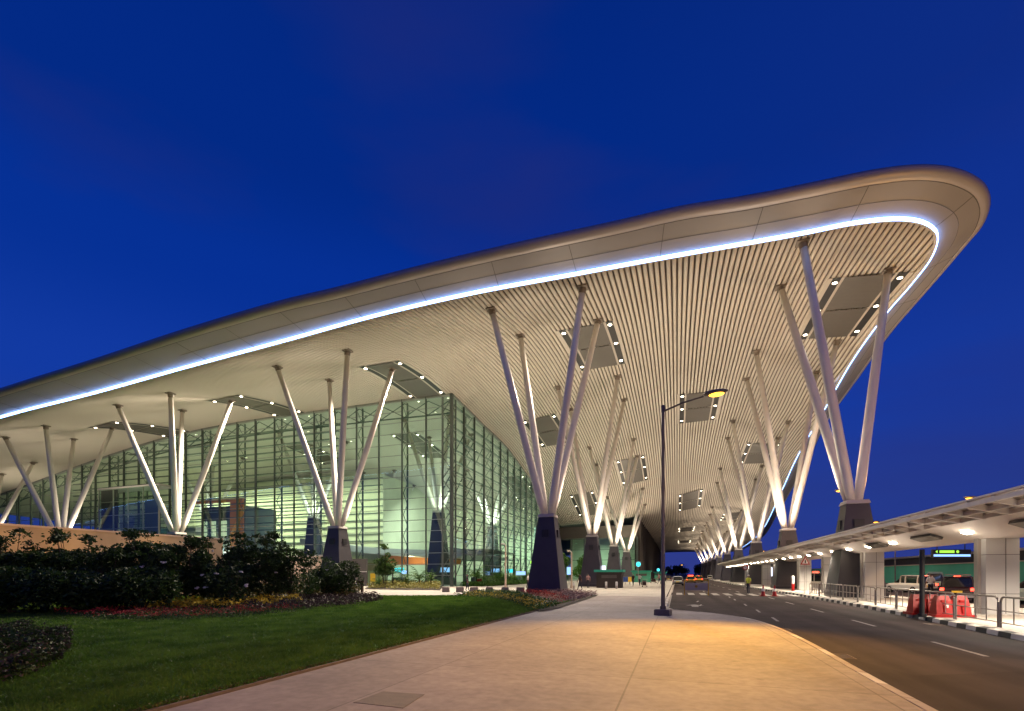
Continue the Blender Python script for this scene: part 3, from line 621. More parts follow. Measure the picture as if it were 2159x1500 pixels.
bed('flower_bed', [(560, 1290), (680, 1286), (760, 1278), (808, 1268), (790, 1257), (700, 1256), (620, 1262), (470, 1272), (460, 1280)], 9000, .34, .07, 'f_brown', 'purplish low ground cover at the right end of the shrub bed')
bed('flower_bed', [(425, 1272), (600, 1266), (745, 1262), (760, 1250), (600, 1246), (425, 1252)], 9000, .8, .10, 'f_gold', 'golden brown leafy ground cover in front of the tall shrubs')
# second bed by the pavement corner
bpoly = [(955, 1259), (1000, 1262), (1045, 1265), (1075, 1273), (1105, 1284), (1140, 1291), (1180, 1283), (1262, 1256), (1200, 1250), (1120, 1249), (1020, 1249)]
soil(bpoly)
bed('flower_bed', [(955, 1259), (1045, 1265), (1075, 1273), (1105, 1284), (1140, 1291), (1180, 1280), (1120, 1262), (1090, 1251), (1020, 1249)], 9000, .28, .06, 'f_mid', 'green leaves of the small corner flowerbed beside the pavement')
bed('flower_bed', [(975, 1261), (1045, 1265), (1078, 1273), (1105, 1284), (1135, 1290), (1168, 1284), (1110, 1270), (1050, 1259), (990, 1257)], 1500, .34, .045, 'fl_yel', 'yellow flowers at the front of the corner flowerbed', 'flowers', z0=.1)
bed('flower_bed', [(1095, 1254), (1130, 1262), (1170, 1276), (1205, 1273), (1190, 1264), (1150, 1253), (1110, 1250)], 2600, .32, .04, 'fl_red', 'red flower band across the corner flowerbed', 'flowers', z0=.1)
bed('flower_bed', [(1150, 1252), (1190, 1264), (1206, 1273), (1262, 1256), (1200, 1250)], 3600, .34, .05, 'fl_pk', 'dusty pink flowers at the right tip of the corner flowerbed', 'flowers', z0=.06)
bed('flower_bed', [(-60, 1330), (120, 1344), (156, 1365), (130, 1400), (60, 1440), (-60, 1462)], 9000, .40, .03, 'f_brown', 'round dark clump of low purplish shrubs on the near lawn')
bed('flower_bed', [(-60, 1335), (115, 1348), (150, 1366), (125, 1400), (60, 1436), (-60, 1456)], 15000, .38, .045, 'f_dark', 'dark leaves in the round clump of low shrubs on the near lawn')

for i, (v_, u_) in enumerate(((3.35, 12.2), (3.2, 17.4), (8.6, 21.0))):
    b = MB(); b.box((v_, u_, RZ+.006), (.42, .62, .012))
    for k in range(6): b.box((v_, u_-.25+.1*k, RZ+.016), (.36, .03, .010))
    b.build('road_gully', 'drain', None, label=['iron road gully by the near pavement kerb, closest one', 'iron road gully by the pavement kerb farther along', 'iron road gully at the black and white kerb'][i], category='drain', group='road gullies')
# ------------------------------------------------------------------ shrubs and plants
def shrub(name, label, cx, Y, topy, wpx, m, n=2600, leaf=.10, stems=5, sprigs=4, flowers=0, group=None, cat='shrub', basey=None):
    p = P(cx, HZ, Y); g = Vector((p.x, p.y, .03)); Hh = H0+(HZ-topy)/F*Y; R = wpx/F*Y/2
    e = empty(name, label, cat, g, 0, group)
    nb = 16; bl = []
    for i in range(nb):
        a = rng.uniform(0, 2*PI); r = R*.75*math.sqrt(rng.random()); zz = rng.uniform(.25, .82)*Hh
        bl.append((r*math.cos(a), r*math.sin(a), zz, rng.uniform(.28, .5)*R*(1.2-.4*zz/Hh)))
    bl.append((0, 0, Hh*.6, R*.6)); pts = []
    for bx, by, bz, br in bl:
        k = int(n/len(bl)); d = rng.normal(size=(k, 3)); d /= np.linalg.norm(d, axis=1)[:, None]; rr = br*(.55+.5*rng.random(k)**.5)
        pts.append(np.c_[bx+d[:, 0]*rr, by+d[:, 1]*rr, np.clip(bz+d[:, 2]*rr*.9, .05, Hh)])
    sp = MB()
    for i in range(sprigs):
        a = rng.uniform(0, 2*PI); r = R*.7*rng.random(); hx, hy = r*math.cos(a), r*math.sin(a); ht = Hh*rng.uniform(.95, 1.12)
        top = np.array([hx*1.15, hy*1.15, ht]); sp.tube([(hx*.5, hy*.5, Hh*.3), top], [.02, .01], 5)
        for q in range(5):
            c = top+np.array([rng.normal(0, .12), rng.normal(0, .12), -rng.random()*.35]); k = 16
            pts.append(c+rng.normal(size=(k, 3))*np.array([.13, .13, .05]))
    pts = np.concatenate(pts); V, Fq = leaf_cloud(pts, rng.uniform(.6, 1.3, len(pts))*leaf, .2, .45)
    npmesh('foliage', V, Fq, m, e)
    for i in range(stems):
        a = rng.uniform(0, 2*PI); sp.tube([(.1*math.cos(a), .1*math.sin(a), 0), (R*.3*math.cos(a), R*.3*math.sin(a), Hh*.35), (R*.5*math.cos(a), R*.5*math.sin(a), Hh*.7)], [.04, .03, .015], 6)
    sp.build('stem', 'bark', e)
    if flowers:
        fl = MB()
        for i in range(flowers):
            a = rng.uniform(-PI, 0)+TH; r = R*rng.uniform(.6, 1.0); z = Hh*rng.uniform(.35, .8)
            for q in range(5): fl.box((r*math.cos(a)+rng.normal(0, .035), r*math.sin(a)+rng.normal(0, .035), z+rng.normal(0, .03)), (.075, .075, .05), rng.random()*3)
        fl.build('flowers', 'fl_wh', e)
    return e
sd = [(-70, 21, 1140, 150), (15, 21, 1128, 140), (95, 22, 1162, 130), (165, 23, 1124, 120), (225, 22.5, 1158, 120), (285, 24, 1126, 110), (345, 23.5, 1150, 120), (400, 25, 1132, 110), (455, 26, 1142, 110), (505, 27, 1128, 100), (560, 27.5, 1128, 125), (612, 28.5, 1146, 110), (30, 20, 1190, 160), (160, 20.5, 1200, 170), (300, 21.5, 1190, 150)]
lab = ['leftmost tall dark shrub cut by the photo edge', 'dark rounded shrub topping the beige wall at far left', 'low dark shrub between two taller ones at left', 'thin-topped dark shrub with sprigs against the beige wall', 'dense low shrub left of the bare wall patch', 'tall sprigged shrub rising over the beige wall', 'dark shrub in the middle of the left hedge row', 'tall shrub below the second branching column from left', 'shrub with white blossoms beside the golden ground cover', 'tall leafy shrub at the end of the beige wall', 'big shrub with white blossoms right of the hedge middle', 'rounded shrub closing the right end of the hedge row', 'front low shrub at the far left edge of the lawn', 'front dark shrub over the start of the red flowers', 'front dark shrub behind the yellow flowers']
for i, ((cx, Y, ty, w), l) in enumerate(zip(sd, lab)):
    ty += 8
    shrub('garden_shrub', l, cx, Y, ty, w, 'f_dark', n=5600, leaf=.095, sprigs=6 if i < 12 else 0, flowers={8: 5, 10: 5, 9: 3, 6: 3}.get(i, 0), group='dark shrubs in front of the beige wall')
shrub('garden_shrub', 'flowering shrub with pale blossoms and bare stem behind the yellow flowers', 480, 24, 1185, 110, 'f_dark', n=2400, leaf=.08, flowers=7, sprigs=2, group='dark shrubs in front of the beige wall')
shrub('garden_shrub', 'broad low shrub in front of the stone column pier', 690, 34, 1184, 122, 'f_dark', n=7000, leaf=.10, sprigs=3, flowers=5, group='dark shrubs in front of the beige wall')
def plant(name, label, loc, h, nf, L, m, group, trunk=0.):
    e = empty(name, label, 'plant', loc, rng.uniform(0, 6), group); V = []; Fq = []
    for i in range(nf):
        a = 2*PI*i/nf+rng.normal(0, .3); el = rng.uniform(.5, 1.35); Lf = L*rng.uniform(.75, 1.15); p = np.array([0, 0, trunk+.05]); d = np.array([math.cos(a)*math.cos(el), math.sin(a)*math.cos(el), math.sin(el)]); sidev = np.array([-math.sin(a), math.cos(a), 0])
        for k in range(9):
            p2 = p+d*Lf/9; d = d+np.array([0, 0, -.20]); d /= np.linalg.norm(d); wl = L*.22*math.sin(PI*(k+1.2)/10.5)
            for sg in (-1, 1):
                n0 = len(V); tip = p2+sidev*sg*wl+np.array([0, 0, -wl*.5]); V += [p, p+(p2-p)*.55, tip]; Fq.append((n0, n0+1, n0+2))
            p = p2
    npmesh('fronds', V, Fq, m, e)
    b = MB(); b.tube([(0, 0, 0), (0, 0, trunk+.2)], [.10, .07], 7); b.build('stem', 'bark', e)
    return e
k = 0
places = ['left', 'left of centre', 'centre', 'right of centre', 'right']
for i, (x, hgt) in enumerate(((800, .3), (828, 1.6), (856, .4), (884, .9), (908, .8))):
    q = G(x, 1239); plant('palm_plant', f'young palm at the {places[i]} of the round planter before the glass corner', (q.x, q.y, .0), 2, 15, 1.9+.3*(i % 2), 'f_mid', 'palms in the round planter', hgt)
shrub('leafy_tree', 'small dark leafy tree standing in the round planter', 812, 57, 1152, 46, 'f_mid', n=1600, leaf=.16, sprigs=2, cat='tree')
bed('hedge_border', [(772, 1242), (925, 1244), (930, 1238), (900, 1234), (790, 1233)], 5000, .75, .12, 'f_pale', 'clipped golden green border around the round planter', 'hedge', z0=0)
soil([(768, 1243), (928, 1245), (934, 1237), (900, 1232), (785, 1232)])
poss = ['nearest the glass corner', 'second from the glass corner', 'third from the glass corner', 'fourth from the glass corner', 'fifth from the glass corner', 'sixth from the glass corner', 'seventh along the side glass', 'eighth along the side glass', 'ninth along the side glass', 'tenth along the side glass']
for i in range(10):
    u = 62+i*3.6; plant('palm_plant', f'bright green lit palm, {poss[i]}', (-26.6+rng.uniform(-.5, .5), u, 0), 2, 16, rng.uniform(1.9, 2.8), 'f_bright', 'palms along the side glass wall', rng.uniform(.2, 1.6))
sheet('bed_soil', [(-28.2, 60), (-24.2, 60), (-23.8, 104), (-28.2, 104)], .0, 'soil')
qq = poly_pts([(-28, 60), (-24.4, 60), (-24, 103), (-28, 103)], 12000); V, Fq = leaf_cloud(np.c_[qq, .05+rng.random(12000)*.55], rng.uniform(.08, .2, 12000), .3)
npmesh('ground_cover', V, Fq, 'f_bright', None, kind='stuff', label='bright green ground cover at the foot of the side glass wall', category='ground cover')
for i, (v, u, hh) in enumerate(((-20, 84, 6.2), (-17.5, 97, 6.4), (-24, 100, 5))):
    pxx = 0; e = shrub('leafy_tree', ['lit green tree behind the nearest stone pier', 'lit green tree between the first and second stone piers', 'smaller lit tree close to the side glass wall'][i], 1000, 60, 1150, 60, 'f_bright', n=3000, leaf=.2, sprigs=0, cat='tree', group='lit trees on the plaza'); e.location = (v, u, 0); e.scale = (1.25, 1.25, hh/5.2)
# distant trees at the end of the road
for i, (v, u, w, topy) in enumerate(((3, 330, 9, 0), (12, 300, 8, 0), (16.5, 205, 5, 0), (16.5, 180, 5, 0), (16.8, 160, 4.6, 0), (-3, 340, 9, 0))):
    e = shrub('roadside_tree', ['dark tree at the very end of the road', 'dark tree right of the road end', 'third dark tree beyond the walkway canopy', 'second dark tree beyond the walkway canopy', 'nearest dark tree beyond the walkway canopy', 'dark tree left of the road end'][i], 1000, 60, 1150, 100, 'f_dark', n=1500, leaf=.35, sprigs=0, cat='tree', group='dark trees far down the road'); e.location = (v, u, 0); e.scale = (w/6, w/6, (8 if i in (0, 1, 5) else 7.5)/5.2)

# ------------------------------------------------------------------ garden walls
a0, a1, a2 = P(-500, 1103, 17), P(0, 1103, 26), P(470, 1136, 40)
def low_wall(name, pts, h, th, label, m='beige', cm='coping'):
    e = empty(name, label, 'wall', (0, 0, 0)); b = MB(); c = MB()
    for p, q in zip(pts[:-1], pts[1:]):
        d = (Vector(q[:2])-Vector(p[:2])); n = Vector((-d.y, d.x)).normalized()*th; hp, hq = p[2], q[2]
        for mb, z0a, z0b, z1a, z1b, k in ((b, 0, 0, hp-.12, hq-.12, 1), (c, hp-.118, hq-.118, hp, hq, 1.3)):
            o = n*(k-1)/2
            mb.add([(p[0]-o.x, p[1]-o.y, z0a), (q[0]-o.x, q[1]-o.y, z0b), (q[0]+n.x*k-o.x, q[1]+n.y*k-o.y, z0b), (p[0]+n.x*k-o.x, p[1]+n.y*k-o.y, z0a),
                    (p[0]-o.x, p[1]-o.y, z1a), (q[0]-o.x, q[1]-o.y, z1b), (q[0]+n.x*k-o.x, q[1]+n.y*k-o.y, z1b), (p[0]+n.x*k-o.x, p[1]+n.y*k-o.y, z1a)],
                   [(0,1,5,4), (1,2,6,5), (2,3,7,6), (3,0,4,7), (4,5,6,7)])
    b.build('render_face', m, e); c.build('coping', cm, e); return e
low_wall('garden_wall', [(a0.x, a0.y, 4.4), (a1.x, a1.y, 4.4), (a2.x, a2.y, a2.z)], 4.4, .4, 'long beige rendered wall behind the dark shrubs')
q = P(690, 1211, 48)
b = MB(); b.box((0, 0, .95), (1.9, .35, .22)); b.box((-.85, 0, .45), (.2, .3, .9)); b.box((.85, 0, .45), (.2, .3, .9))
e = empty('flower_cart', 'small dark red wooden frame at the right end of the shrub bed', 'stand', tuple(G(744, 1249)), TH); b.build('frame', 'card', e)
b = MB(); b.box((.45, -.1, .42), (.34, .3, .8)); b.build('white_panel', 'fl_wh', e)  # plain white panel on the frame

# ------------------------------------------------------------------ stone blocks, lamp poles, drain cover
for i, x in enumerate((940, 970, 1000, 1032, 1065, 1097)):
    g = G(x, 1248.5); b = MB(); s_ = .62+.05*(i % 3)
    b.lathe((g.x, g.y, -.01), [(s_*.48, 0), (s_*.5, .05), (s_*.5, .40), (s_*.45, .46)], sq=True, rot=TH)
    b.build('stone_block', 'blocks', None, label=f"{['first', 'second', 'third', 'fourth', 'fifth', 'sixth'][i]} square stone block from the left at the plaza edge", category='block', group='stone blocks along the plaza edge')
def hook_pole(x, by, ty, label, H=None):
    g = G(x, by); Y = F*H0/(by-HZ); h = H0+(HZ-ty)/F*Y
    e = empty('plaza_lamp', label, 'lamp', tuple(g)); b = MB(); b.tube([(0, 0, 0), (0, 0, h)], [.11, .08], 10); b.tube([(0, 0, 0), (0, 0, .35)], .16, 10); b.build('pole', 'coping', e)
    c = MB(); c.tube([(0, 0, h-.05), (-.15, 0, h+.15), (-.5, 0, h+.15)], [.08, .08, .11], 8); c.build('lamp_head', 'galv', e)
hook_pole(1066, 1243, 1150, 'slim pale lamp pole beside the palms'); hook_pole(1205, 1241, 1165, 'slim pale lamp pole right of the nearest stone pier')
g1, g2, g3, g4 = G(745, 1482), G(808, 1459), G(895, 1465), G(850, 1494)
b = MB(); b.add([(p.x, p.y, .006) for p in (g1, g4, g3, g2)]+[(p.x, p.y, -.03) for p in (g1, g4, g3, g2)], [(0,1,2,3), (0,4,5,1), (1,5,6,2), (2,6,7,3), (3,7,4,0)])
b.build('drain_cover', 'drain', None, label='dark rectangular cover set flush in the near pavement', category='cover')

# ------------------------------------------------------------------ street lamps
SOD = (1., .50, .10)
def street_lamp(base, h, arm, az, label, head=1., grp='orange street lamps', boxed=False, power=0, tgt=None):
    e = empty('street_lamp', label, 'street lamp', tuple(base), az, grp)
    b = MB(); b.tube([(0, 0, 0), (0, 0, h*.35), (0, 0, h)], [.085, .075, .055], 12); b.build('pole', 'post', e)
    c = MB(); c.tube([(0, 0, h-.12), (arm*.5, 0, h+.10), (arm, 0, h+.22)], [.04, .035, .03], 8); c.tube([(0, 0, h-.15), (0, 0, h+.12)], .075, 10); c.build('arm', 'post', e)
    d = MB(); d.ball((arm+.42*head, 0, h+.30), .36*head, None, 12, 8, (1.25, .5, .28)); d.build('lamp_head', 'post', e)
    f = MB(); f.ball((arm+.45*head, 0, h+.235), .24*head, None, 12, 8, (1.2, .6, .42)); f.build('lens', 'sodium', e)
    if boxed: 
        k = MB(); k.lathe((0, 0, 0), [(.30, 0), (.30, .20), (.27, .24)], sq=True, rot=0); k.tube([(0, 0, .24), (0, 0, .36)], .12, 12); k.build('base_block', 'post', e)
    return e
base = G(1398, 1297); street_lamp(base, 8.35, 1.55, TH-.5, 'tall slim street lamp on the near pavement with lit orange head', 1.0, 'orange street lamps', True)
hd = Matrix.Rotation(TH-.5, 4, 'Z') @ Vector((2.0, 0, 0)); hp = (base.x+hd.x, base.y+hd.y, 8.3)
lamp('SPOT', hp, 11500, (1., .50, .035), spot_size=math.radians(84), spot_blend=1., shadow_soft_size=.15, aim=tuple(G(1462, 1375)))
lamp('POINT', (3, -6, 9.5), 2600, (1., .66, .42), shadow_soft_size=.3)  # unseen lamp added behind the camera to warm the near pavement
for i, (x, y, v) in enumerate(((1772, 1035, 16.2), (1849, 1101, 25), (2047, 1050, 25), (1684, 1147, 25), (1611, 1162, 25), (1441, 1191, 9.8))):
    Y = v/((x-CX)/F*CO-SI) if abs((x-CX)/F*CO-SI) > .03 else 330
    if i == 5: Y = 300
    hpt = P(x, y, Y); h = hpt.z-.25+.13; street_lamp((hpt.x+2, hpt.y, RZ), h, 1.6, PI, ['street lamp glowing beside the big right-hand stone pier', 'street lamp glowing low over the middle of the canopy', 'street lamp glowing over the right end of the canopy', 'far street lamp left of the second right-hand pier', 'farthest street lamp peeping over the canopy', 'tiny yellow street lamp at the end of the road'][i], 1.1 if i < 3 else 1.6+(i == 5)*1.4)
lamp('POINT', (21, 50, 9.6), 2600, SOD, shadow_soft_size=.3); 
for qx, qY, qp in ((30, 25.2, 200), (190, 28.5, 230), (360, 33.5, 200)): q = P(qx, 1110, qY); lamp('POINT', (q.x, q.y, 3.4), qp*.42, (1., .62, .26), shadow_soft_size=.2)  # unseen lamps added close to the beige wall to brighten it

lamp('POINT', (19.5, 31, 6), 900, (1., .8, .6), shadow_soft_size=.3); lamp('POINT', (25, 28, 10), 3000, SOD, shadow_soft_size=.3)  # the paler one is unseen fill, added to brighten the parked car

# ------------------------------------------------------------------ walkway canopy
can = empty('walkway_canopy', 'long low white butterfly-roofed walkway canopy beside the road', 'canopy')
U0, U1, VC = -6., 126., 12.5
prof = [(9.25, 4.02), (10.7, 3.62), (12.0, 3.12), (13.1, 3.12), (14.3, 3.62), (15.7, 4.02), (15.7, 4.12), (14.3, 3.74), (13.1, 3.3), (12.0, 3.3), (10.7, 3.74), (9.25, 4.12)]
def pr(mb, pts, u0, u1, m=None): mb.prism(pts, (1, 0, 0), (0, 0, 1), (0, u0, 0), (0, u1-u0, 0), m)
b = MB(); pr(b, [(10.55, 3.66), (12.0, 3.12), (13.1, 3.12), (14.45, 3.66), (14.45, 3.80), (13.1, 3.3), (12.0, 3.3), (10.55, 3.80)], U0, U1); b.build('belly', 'canopy', can)
b = MB(); pr(b, [(9.2, 4.10), (10.6, 3.80), (10.6, 3.86), (9.2, 4.16)], U0, U1); pr(b, [(14.4, 3.80), (15.8, 4.10), (15.8, 4.16), (14.4, 3.86)], U0, U1); b.build('edge_sheet', 'canopy', can)
b = MB()
for u in np.arange(U0+.3, U1, 1.45):
    for s_ in (-1, 1): b.bar((VC+s_*2.05, u, 3.70), (VC+s_*3.28, u, 3.98), .14, .20)
for s_ in (-1, 1):
    for a, z in ((3.25, 3.96), (2.65, 3.82), (2.1, 3.70)): b.bar((VC+s_*a, U0, z), (VC+s_*a, U1, z), .12, .14)
b.build('rafters', 'canopy', can)
for u in np.arange(U0+2, U1, 3.6):
    for s_ in (-1, 1): b = MB(); b.box((VC+s_*1.25, u, 3.345), (.22, .42, .05), tilt=Matrix.Rotation(-s_*.36, 3, 'Y')); b.build('downlight', 'down', can)
for u in (9, 20, 31, 43.5, 53, 66, 88): 
    for x in (11.0, 14.0): lamp('SPOT', (x, u, 3.05), 1300, (1., .86, .68), shadow_soft_size=.3, spot_size=math.radians(160), spot_blend=.6, aim=(x, u, 0))
for u in (14, 20.5, 28, 34, 48): b = MB(); b.box((11.15, u, 3.36), (.5, 2.0, .12), tilt=Matrix.Rotation(.36, 3, 'Y')); b.build('soffit_box', 'panel', can)
for u in (18, 25.5, 32, 39, 48, 57, 71): lamp('SPOT', (10.6, u-.9, 1.9), 75, (1., .86, .72), shadow_soft_size=.3, spot_size=math.radians(165), spot_blend=.9, aim=(10.6, u-.9, 5))  # unseen uplights added beside the columns to lighten the canopy underside
for u in (25.5, 39.0, 48.5, 57.5, 71, 80, 98, 112):
    e2 = bpy.data.objects.new('canopy_column', None); C.objects.link(e2); e2.parent = can; e2.location = (12.56, u, 0)
    b = MB(); b.lathe((0, 0, 0), [(.54, 0), (.54, 3.2)], sq=True); b.v = [(x*1.0, y*.72, z) for x, y, z in b.v]; b.build('cladding', 'white', e2)
    b = MB(); 
    for z in (.85, 2.45): b.box((0, 0, z), (1.09, .79, .02))
    b.box((.1, -.39, 1.6), (.02, .02, 3.1)); b.build('joint', 'panel', e2)
    b = MB(); b.box((-.59, .1, 1.6), (.10, .3, 3.2)); b.build('downpipe', 'galv', e2)
# hanging sign
g = P(2005, 1168, 33); e = empty('hanging_sign', 'green and white lit sign hanging below the canopy', 'sign', (g.x, g.y, g.z), TH)
b = MB(); b.box((0, 0, -.02), (2.6, .16, .62)); b.build('sign_box', 'black', e)
b = MB(); b.box((-.35, -.09, .14), (1.0, .02, .17)); b.ball((.38, -.09, .14), .1, None, 10, 6, (1, .15, 1)); b.prism([(-.13, 0), (0, .1), (0, -.1)], (1, 0, 0), (0, 0, 1), (-1.0, -.1, .14), (0, .02, 0)); b.build('green_band', 's_green', e)
b = MB(); b.box((0, -.09, -.12), (2.5, .02, .15)); b.build('blue_band', 's_blue', e)
b = MB(); 
for x in (-.95, .95): b.tube([(x, 0, .28), (x, 0, 1.25)], .03, 6)
b.build('hanger', 'dark', e)

# ------------------------------------------------------------------ railings
def rail_seg():
    e = empty('railing_section', 'x', 'railing', (0, 0, 0), 0, 'railing sections along the canopy kerb'); L = 2.72; H = .95
    b = MB(); r = .032
    b.tube([(0, 0, 0), (0, 0, H-.16), (0, .05, H-.05), (0, .16, H), (0, L-.16, H), (0, L-.05, H-.05), (0, L, H-.16), (0, L, 0)], r, 8); b.build('frame', 'rail', e)
    b = MB(); b.tube([(0, 0, .52), (0, L, .52)], .02, 6); b.tube([(0, 0, .16), (0, L, .16)], .02, 6); b.build('cross_rail', 'rail', e)
    b = MB()
    for k in range(1, 4): b.tube([(0, L*k/4, .16), (0, L*k/4, H)], .018, 6)
    b.build('bar', 'rail', e)
    return e
ordn = ['first', 'second', 'third', 'fourth', 'fifth', 'sixth', 'seventh', 'eighth', 'ninth', 'tenth', 'eleventh', 'twelfth', 'thirteenth', 'fourteenth']
proto = None; u = 13.45
for k in range(11):
    v = rk(u)+.42; v2 = rk(u+2.72)+.42; az = -math.atan2(v2-v, 2.72); l = f'{ordn[k]} steel railing section from the right photo edge'
    if k == 0: proto = rail_seg(); proto.location = (v, u, 0); proto.rotation_euler.z = az; proto['label'] = l
    else: copy_tree(proto, (v, u, 0), az, l)
    u += 2.86
g = G(1944, 1301); b = MB(); b.tube([(g.x, g.y, 0), (g.x, g.y, 2.6)], .085, 12); b.tube([(g.x, g.y, 0), (g.x, g.y, .12)], .15, 12); b.build('black_post', 'black', None, label='black round post beside the red plastic barriers', category='post')
# red plastic barriers
def barrier(cx, by, label, W=1.25):
    g = G(cx, by); e = empty('plastic_barrier', label, 'barrier', (g.x, g.y, .0), TH*.4, 'red plastic barriers under the canopy'); b = MB()
    for s_ in (-1, 1):
        o = s_*W*.25; w0, w1 = W*.235, W*.13
        b.add([(o-w0, -.24, .10), (o+w0, -.24, .10), (o+w0, .24, .10), (o-w0, .24, .10), (o-w1*1.5, -.15, .62), (o+w1*1.5, -.15, .62), (o+w1*1.5, .15, .62), (o-w1*1.5, .15, .62), (o-w1*1.2, -.10, .82), (o+w1*1.2, -.10, .82), (o+w1*1.2, .1, .82), (o-w1*1.2, .1, .82)],
              [(0,1,5,4), (1,2,6,5), (2,3,7,6), (3,0,4,7), (4,5,9,8), (5,6,10,9), (6,7,11,10), (7,4,8,11), (8,9,10,11)])
        b.box((o, -.2, .3), (.08, .12, .3)); b.box((o, -.16, .62), (.2, .08, .07))
    b.box((0, 0, .40), (W*.5, .16, .5)); b.build('body', 'red', e, smooth=False)
    c = MB(); c.box((0, 0, .05), (W*1.12, .66, .10)); c.build('base', 'red', e)
    d = MB(); d.box((-W*.2, -.215, .42), (.12, .03, .12)); d.build('pale_patch', 'fl_wh', e)
barrier(1948, 1296, 'red plastic barrier behind the black post', 1.05); barrier(2003, 1301, 'red plastic barrier nearer the white canopy column', 1.2)

# ------------------------------------------------------------------ vehicles
def car(label, body, loc, rz, kind='suv', tail=False, extra=None, cat='car', name='parked_car', grp=None):
    L, W, Hh = (4.3, 1.76, 1.68) if kind == 'suv' else ((4.6, 1.7, 1.95) if kind == 'van' else (3.9, 1.62, 1.45))
    e = empty(name, label, cat, loc, rz, grp); hh = Hh
    def loft(secs, m, nm, sm=True):                    # secs: list of (y, half width, z0, z1)
        V = []; Fq = []
        ring = []
        for (y, hw, z0, z1) in secs:
            c = .12*hw; ring.append([(-hw, y, z0), (hw, y, z0), (hw, y, z0+(z1-z0)*.72), (hw-c, y, z1), (-hw+c, y, z1), (-hw, y, z0+(z1-z0)*.72)])
        for r in ring: V += r
        n = 6
        for i in range(len(ring)-1):
            for j in range(n): Fq.append((i*n+j, i*n+(j+1) % n, (i+1)*n+(j+1) % n, (i+1)*n+j))
        mb = MB(); mb.add(V, Fq+[tuple(range(n))[::-1], tuple(range(len(V)-n, len(V)))], None); o = mb.build(nm, m, e)
        bv = o.modifiers.new('b', 'BEVEL'); bv.width = .04; bv.segments = 2; bv.limit_method = 'ANGLE'; return o
    belt = hh*.56 if kind != 'van' else hh*.5; w = W/2
    loft([(-L/2, w*.9, .42, belt*.9), (-L/2+.1, w*.97, .28, belt*.98), (-L*.2, w, .22, belt), (L*.2, w, .22, belt), (L*.36, w*.97, .24, belt*.94), (L/2-.1, w*.9, .28, belt*.8), (L/2, w*.8, .38, belt*.68)], body, 'body')
    back = -L/2+.12; fr = L*.22 if kind != 'van' else L*.34
    loft([(back, w*.80, belt-.06, belt+.05), (back+.28, w*.80, belt-.06, hh-.12), (back+.5, w*.78, belt-.06, hh-.06), (fr-.75, w*.78, belt-.06, hh-.06), (fr, w*.84, belt-.06, belt+.04)], 'cglass', 'windows')
    loft([(back+.25, w*.76, hh-.10, hh-.06), (back+.45, w*.77, hh-.09, hh), (fr-.8, w*.77, hh-.09, hh), (fr-.6, w*.74, hh-.12, hh-.08)], body, 'roof')
    pm = MB()
    for sx in (-1, 1):
        for yy in (back+.32, -L*.08, fr-.72): pm.bar((sx*w*.86, yy, belt-.02), (sx*w*.765, yy+(.02), hh-.08), .09, .07)
    pm.build('pillars', body, e)
    for sx in (-1, 1):
        for yy in (-L*.31, L*.32):
            wb = MB(); wb.tube([(sx*(w-.2), yy, .31), (sx*(w+.01), yy, .31)], .31, 18); o = wb.build('wheel', 'tyre', e)
            rb = MB(); rb.tube([(sx*(w-.01), yy, .31), (sx*(w+.025), yy, .31)], .19, 12); rb.build('rim', 'rim', o)
        t = MB(); t.box((sx*w*.80, -L/2+.05, belt*.88), (.18, .16, .17)); t.build('tail_light', 'tail' if tail else 'red', e)
        t = MB(); t.box((sx*w*.66, L/2-.08, belt*.68), (.3, .14, .14)); t.build('headlight', 'rim', e)
    t = MB(); t.box((0, -L/2-.005, belt*.72), (.5, .03, .13)); t.build('number_plate', 'plateY', e)
    t = MB(); t.box((0, -L/2+.02, .40), (W*.92, .16, .16)); t.box((0, L/2-.06, .38), (W*.8, .16, .16)); t.build('bumper', 'dark' if body != 'card' else 'rim', e)
    if tail:
        t = MB(); t.box((0, -L/2+.42, hh-.04), (.3, .06, .05)); t.build('brake_light', 'tail', e)
    if extra == 'beacon':
        t = MB(); t.box((0, -.2, hh+.07), (.9, .25, .14)); t.build('roof_light', 'tail', e)
    if extra == 'rack':
        t = MB(); 
        for yy in (-.8, .4): t.bar((-w*.7, yy, hh+.07), (w*.7, yy, hh+.07), .05)
        t.build('roof_rack', 'galv', e)
    return e
def gx(x, y): g = G(x, y, RZ); return (g.x, g.y, RZ)
car('dark maroon car with glowing red tail lamps behind the red barriers', 'card', gx(2020, 1268), -.44, 'suv', True, 'rack')
g = G(1918, 1250, RZ); car('white car seen behind the canopy column left of the maroon car', 'carw', (g.x, g.y, RZ), .35, 'suv', True)
g = G(2195, 1275, RZ); car('pale green car half hidden by the wide white column at right', 'carg', (g.x, g.y, RZ), .55, 'suv')
car('white hatchback waiting on the road beyond the zebra crossing', 'carw', gx(1429, 1234.5), 0, 'hatch', False)
car('yellow taxi with red roof light down the road', 'cary', gx(1456, 1231), 0, 'hatch', True, 'beacon')
car('second taxi farther down the road beside the yellow one', 'cary', gx(1472, 1228), .05, 'hatch', True)
g = G(1716, 1244, RZ); car('white utility car with an orange roof seen below the warning sign', 'carw', (g.x, g.y, RZ), .9, 'van', False, 'beacon')
car('small dark car parked left of the far road', 'card', gx(1408, 1226), .1, 'hatch')
car('white car parked past the far end of the canopy', 'carw', gx(1497, 1223), -.1, 'hatch')
# dark van-like car behind the white shirt person
car('pale van with a roof rack parked beyond the black post', 'carg', gx(1972, 1243), -.42, 'van', False, 'rack')

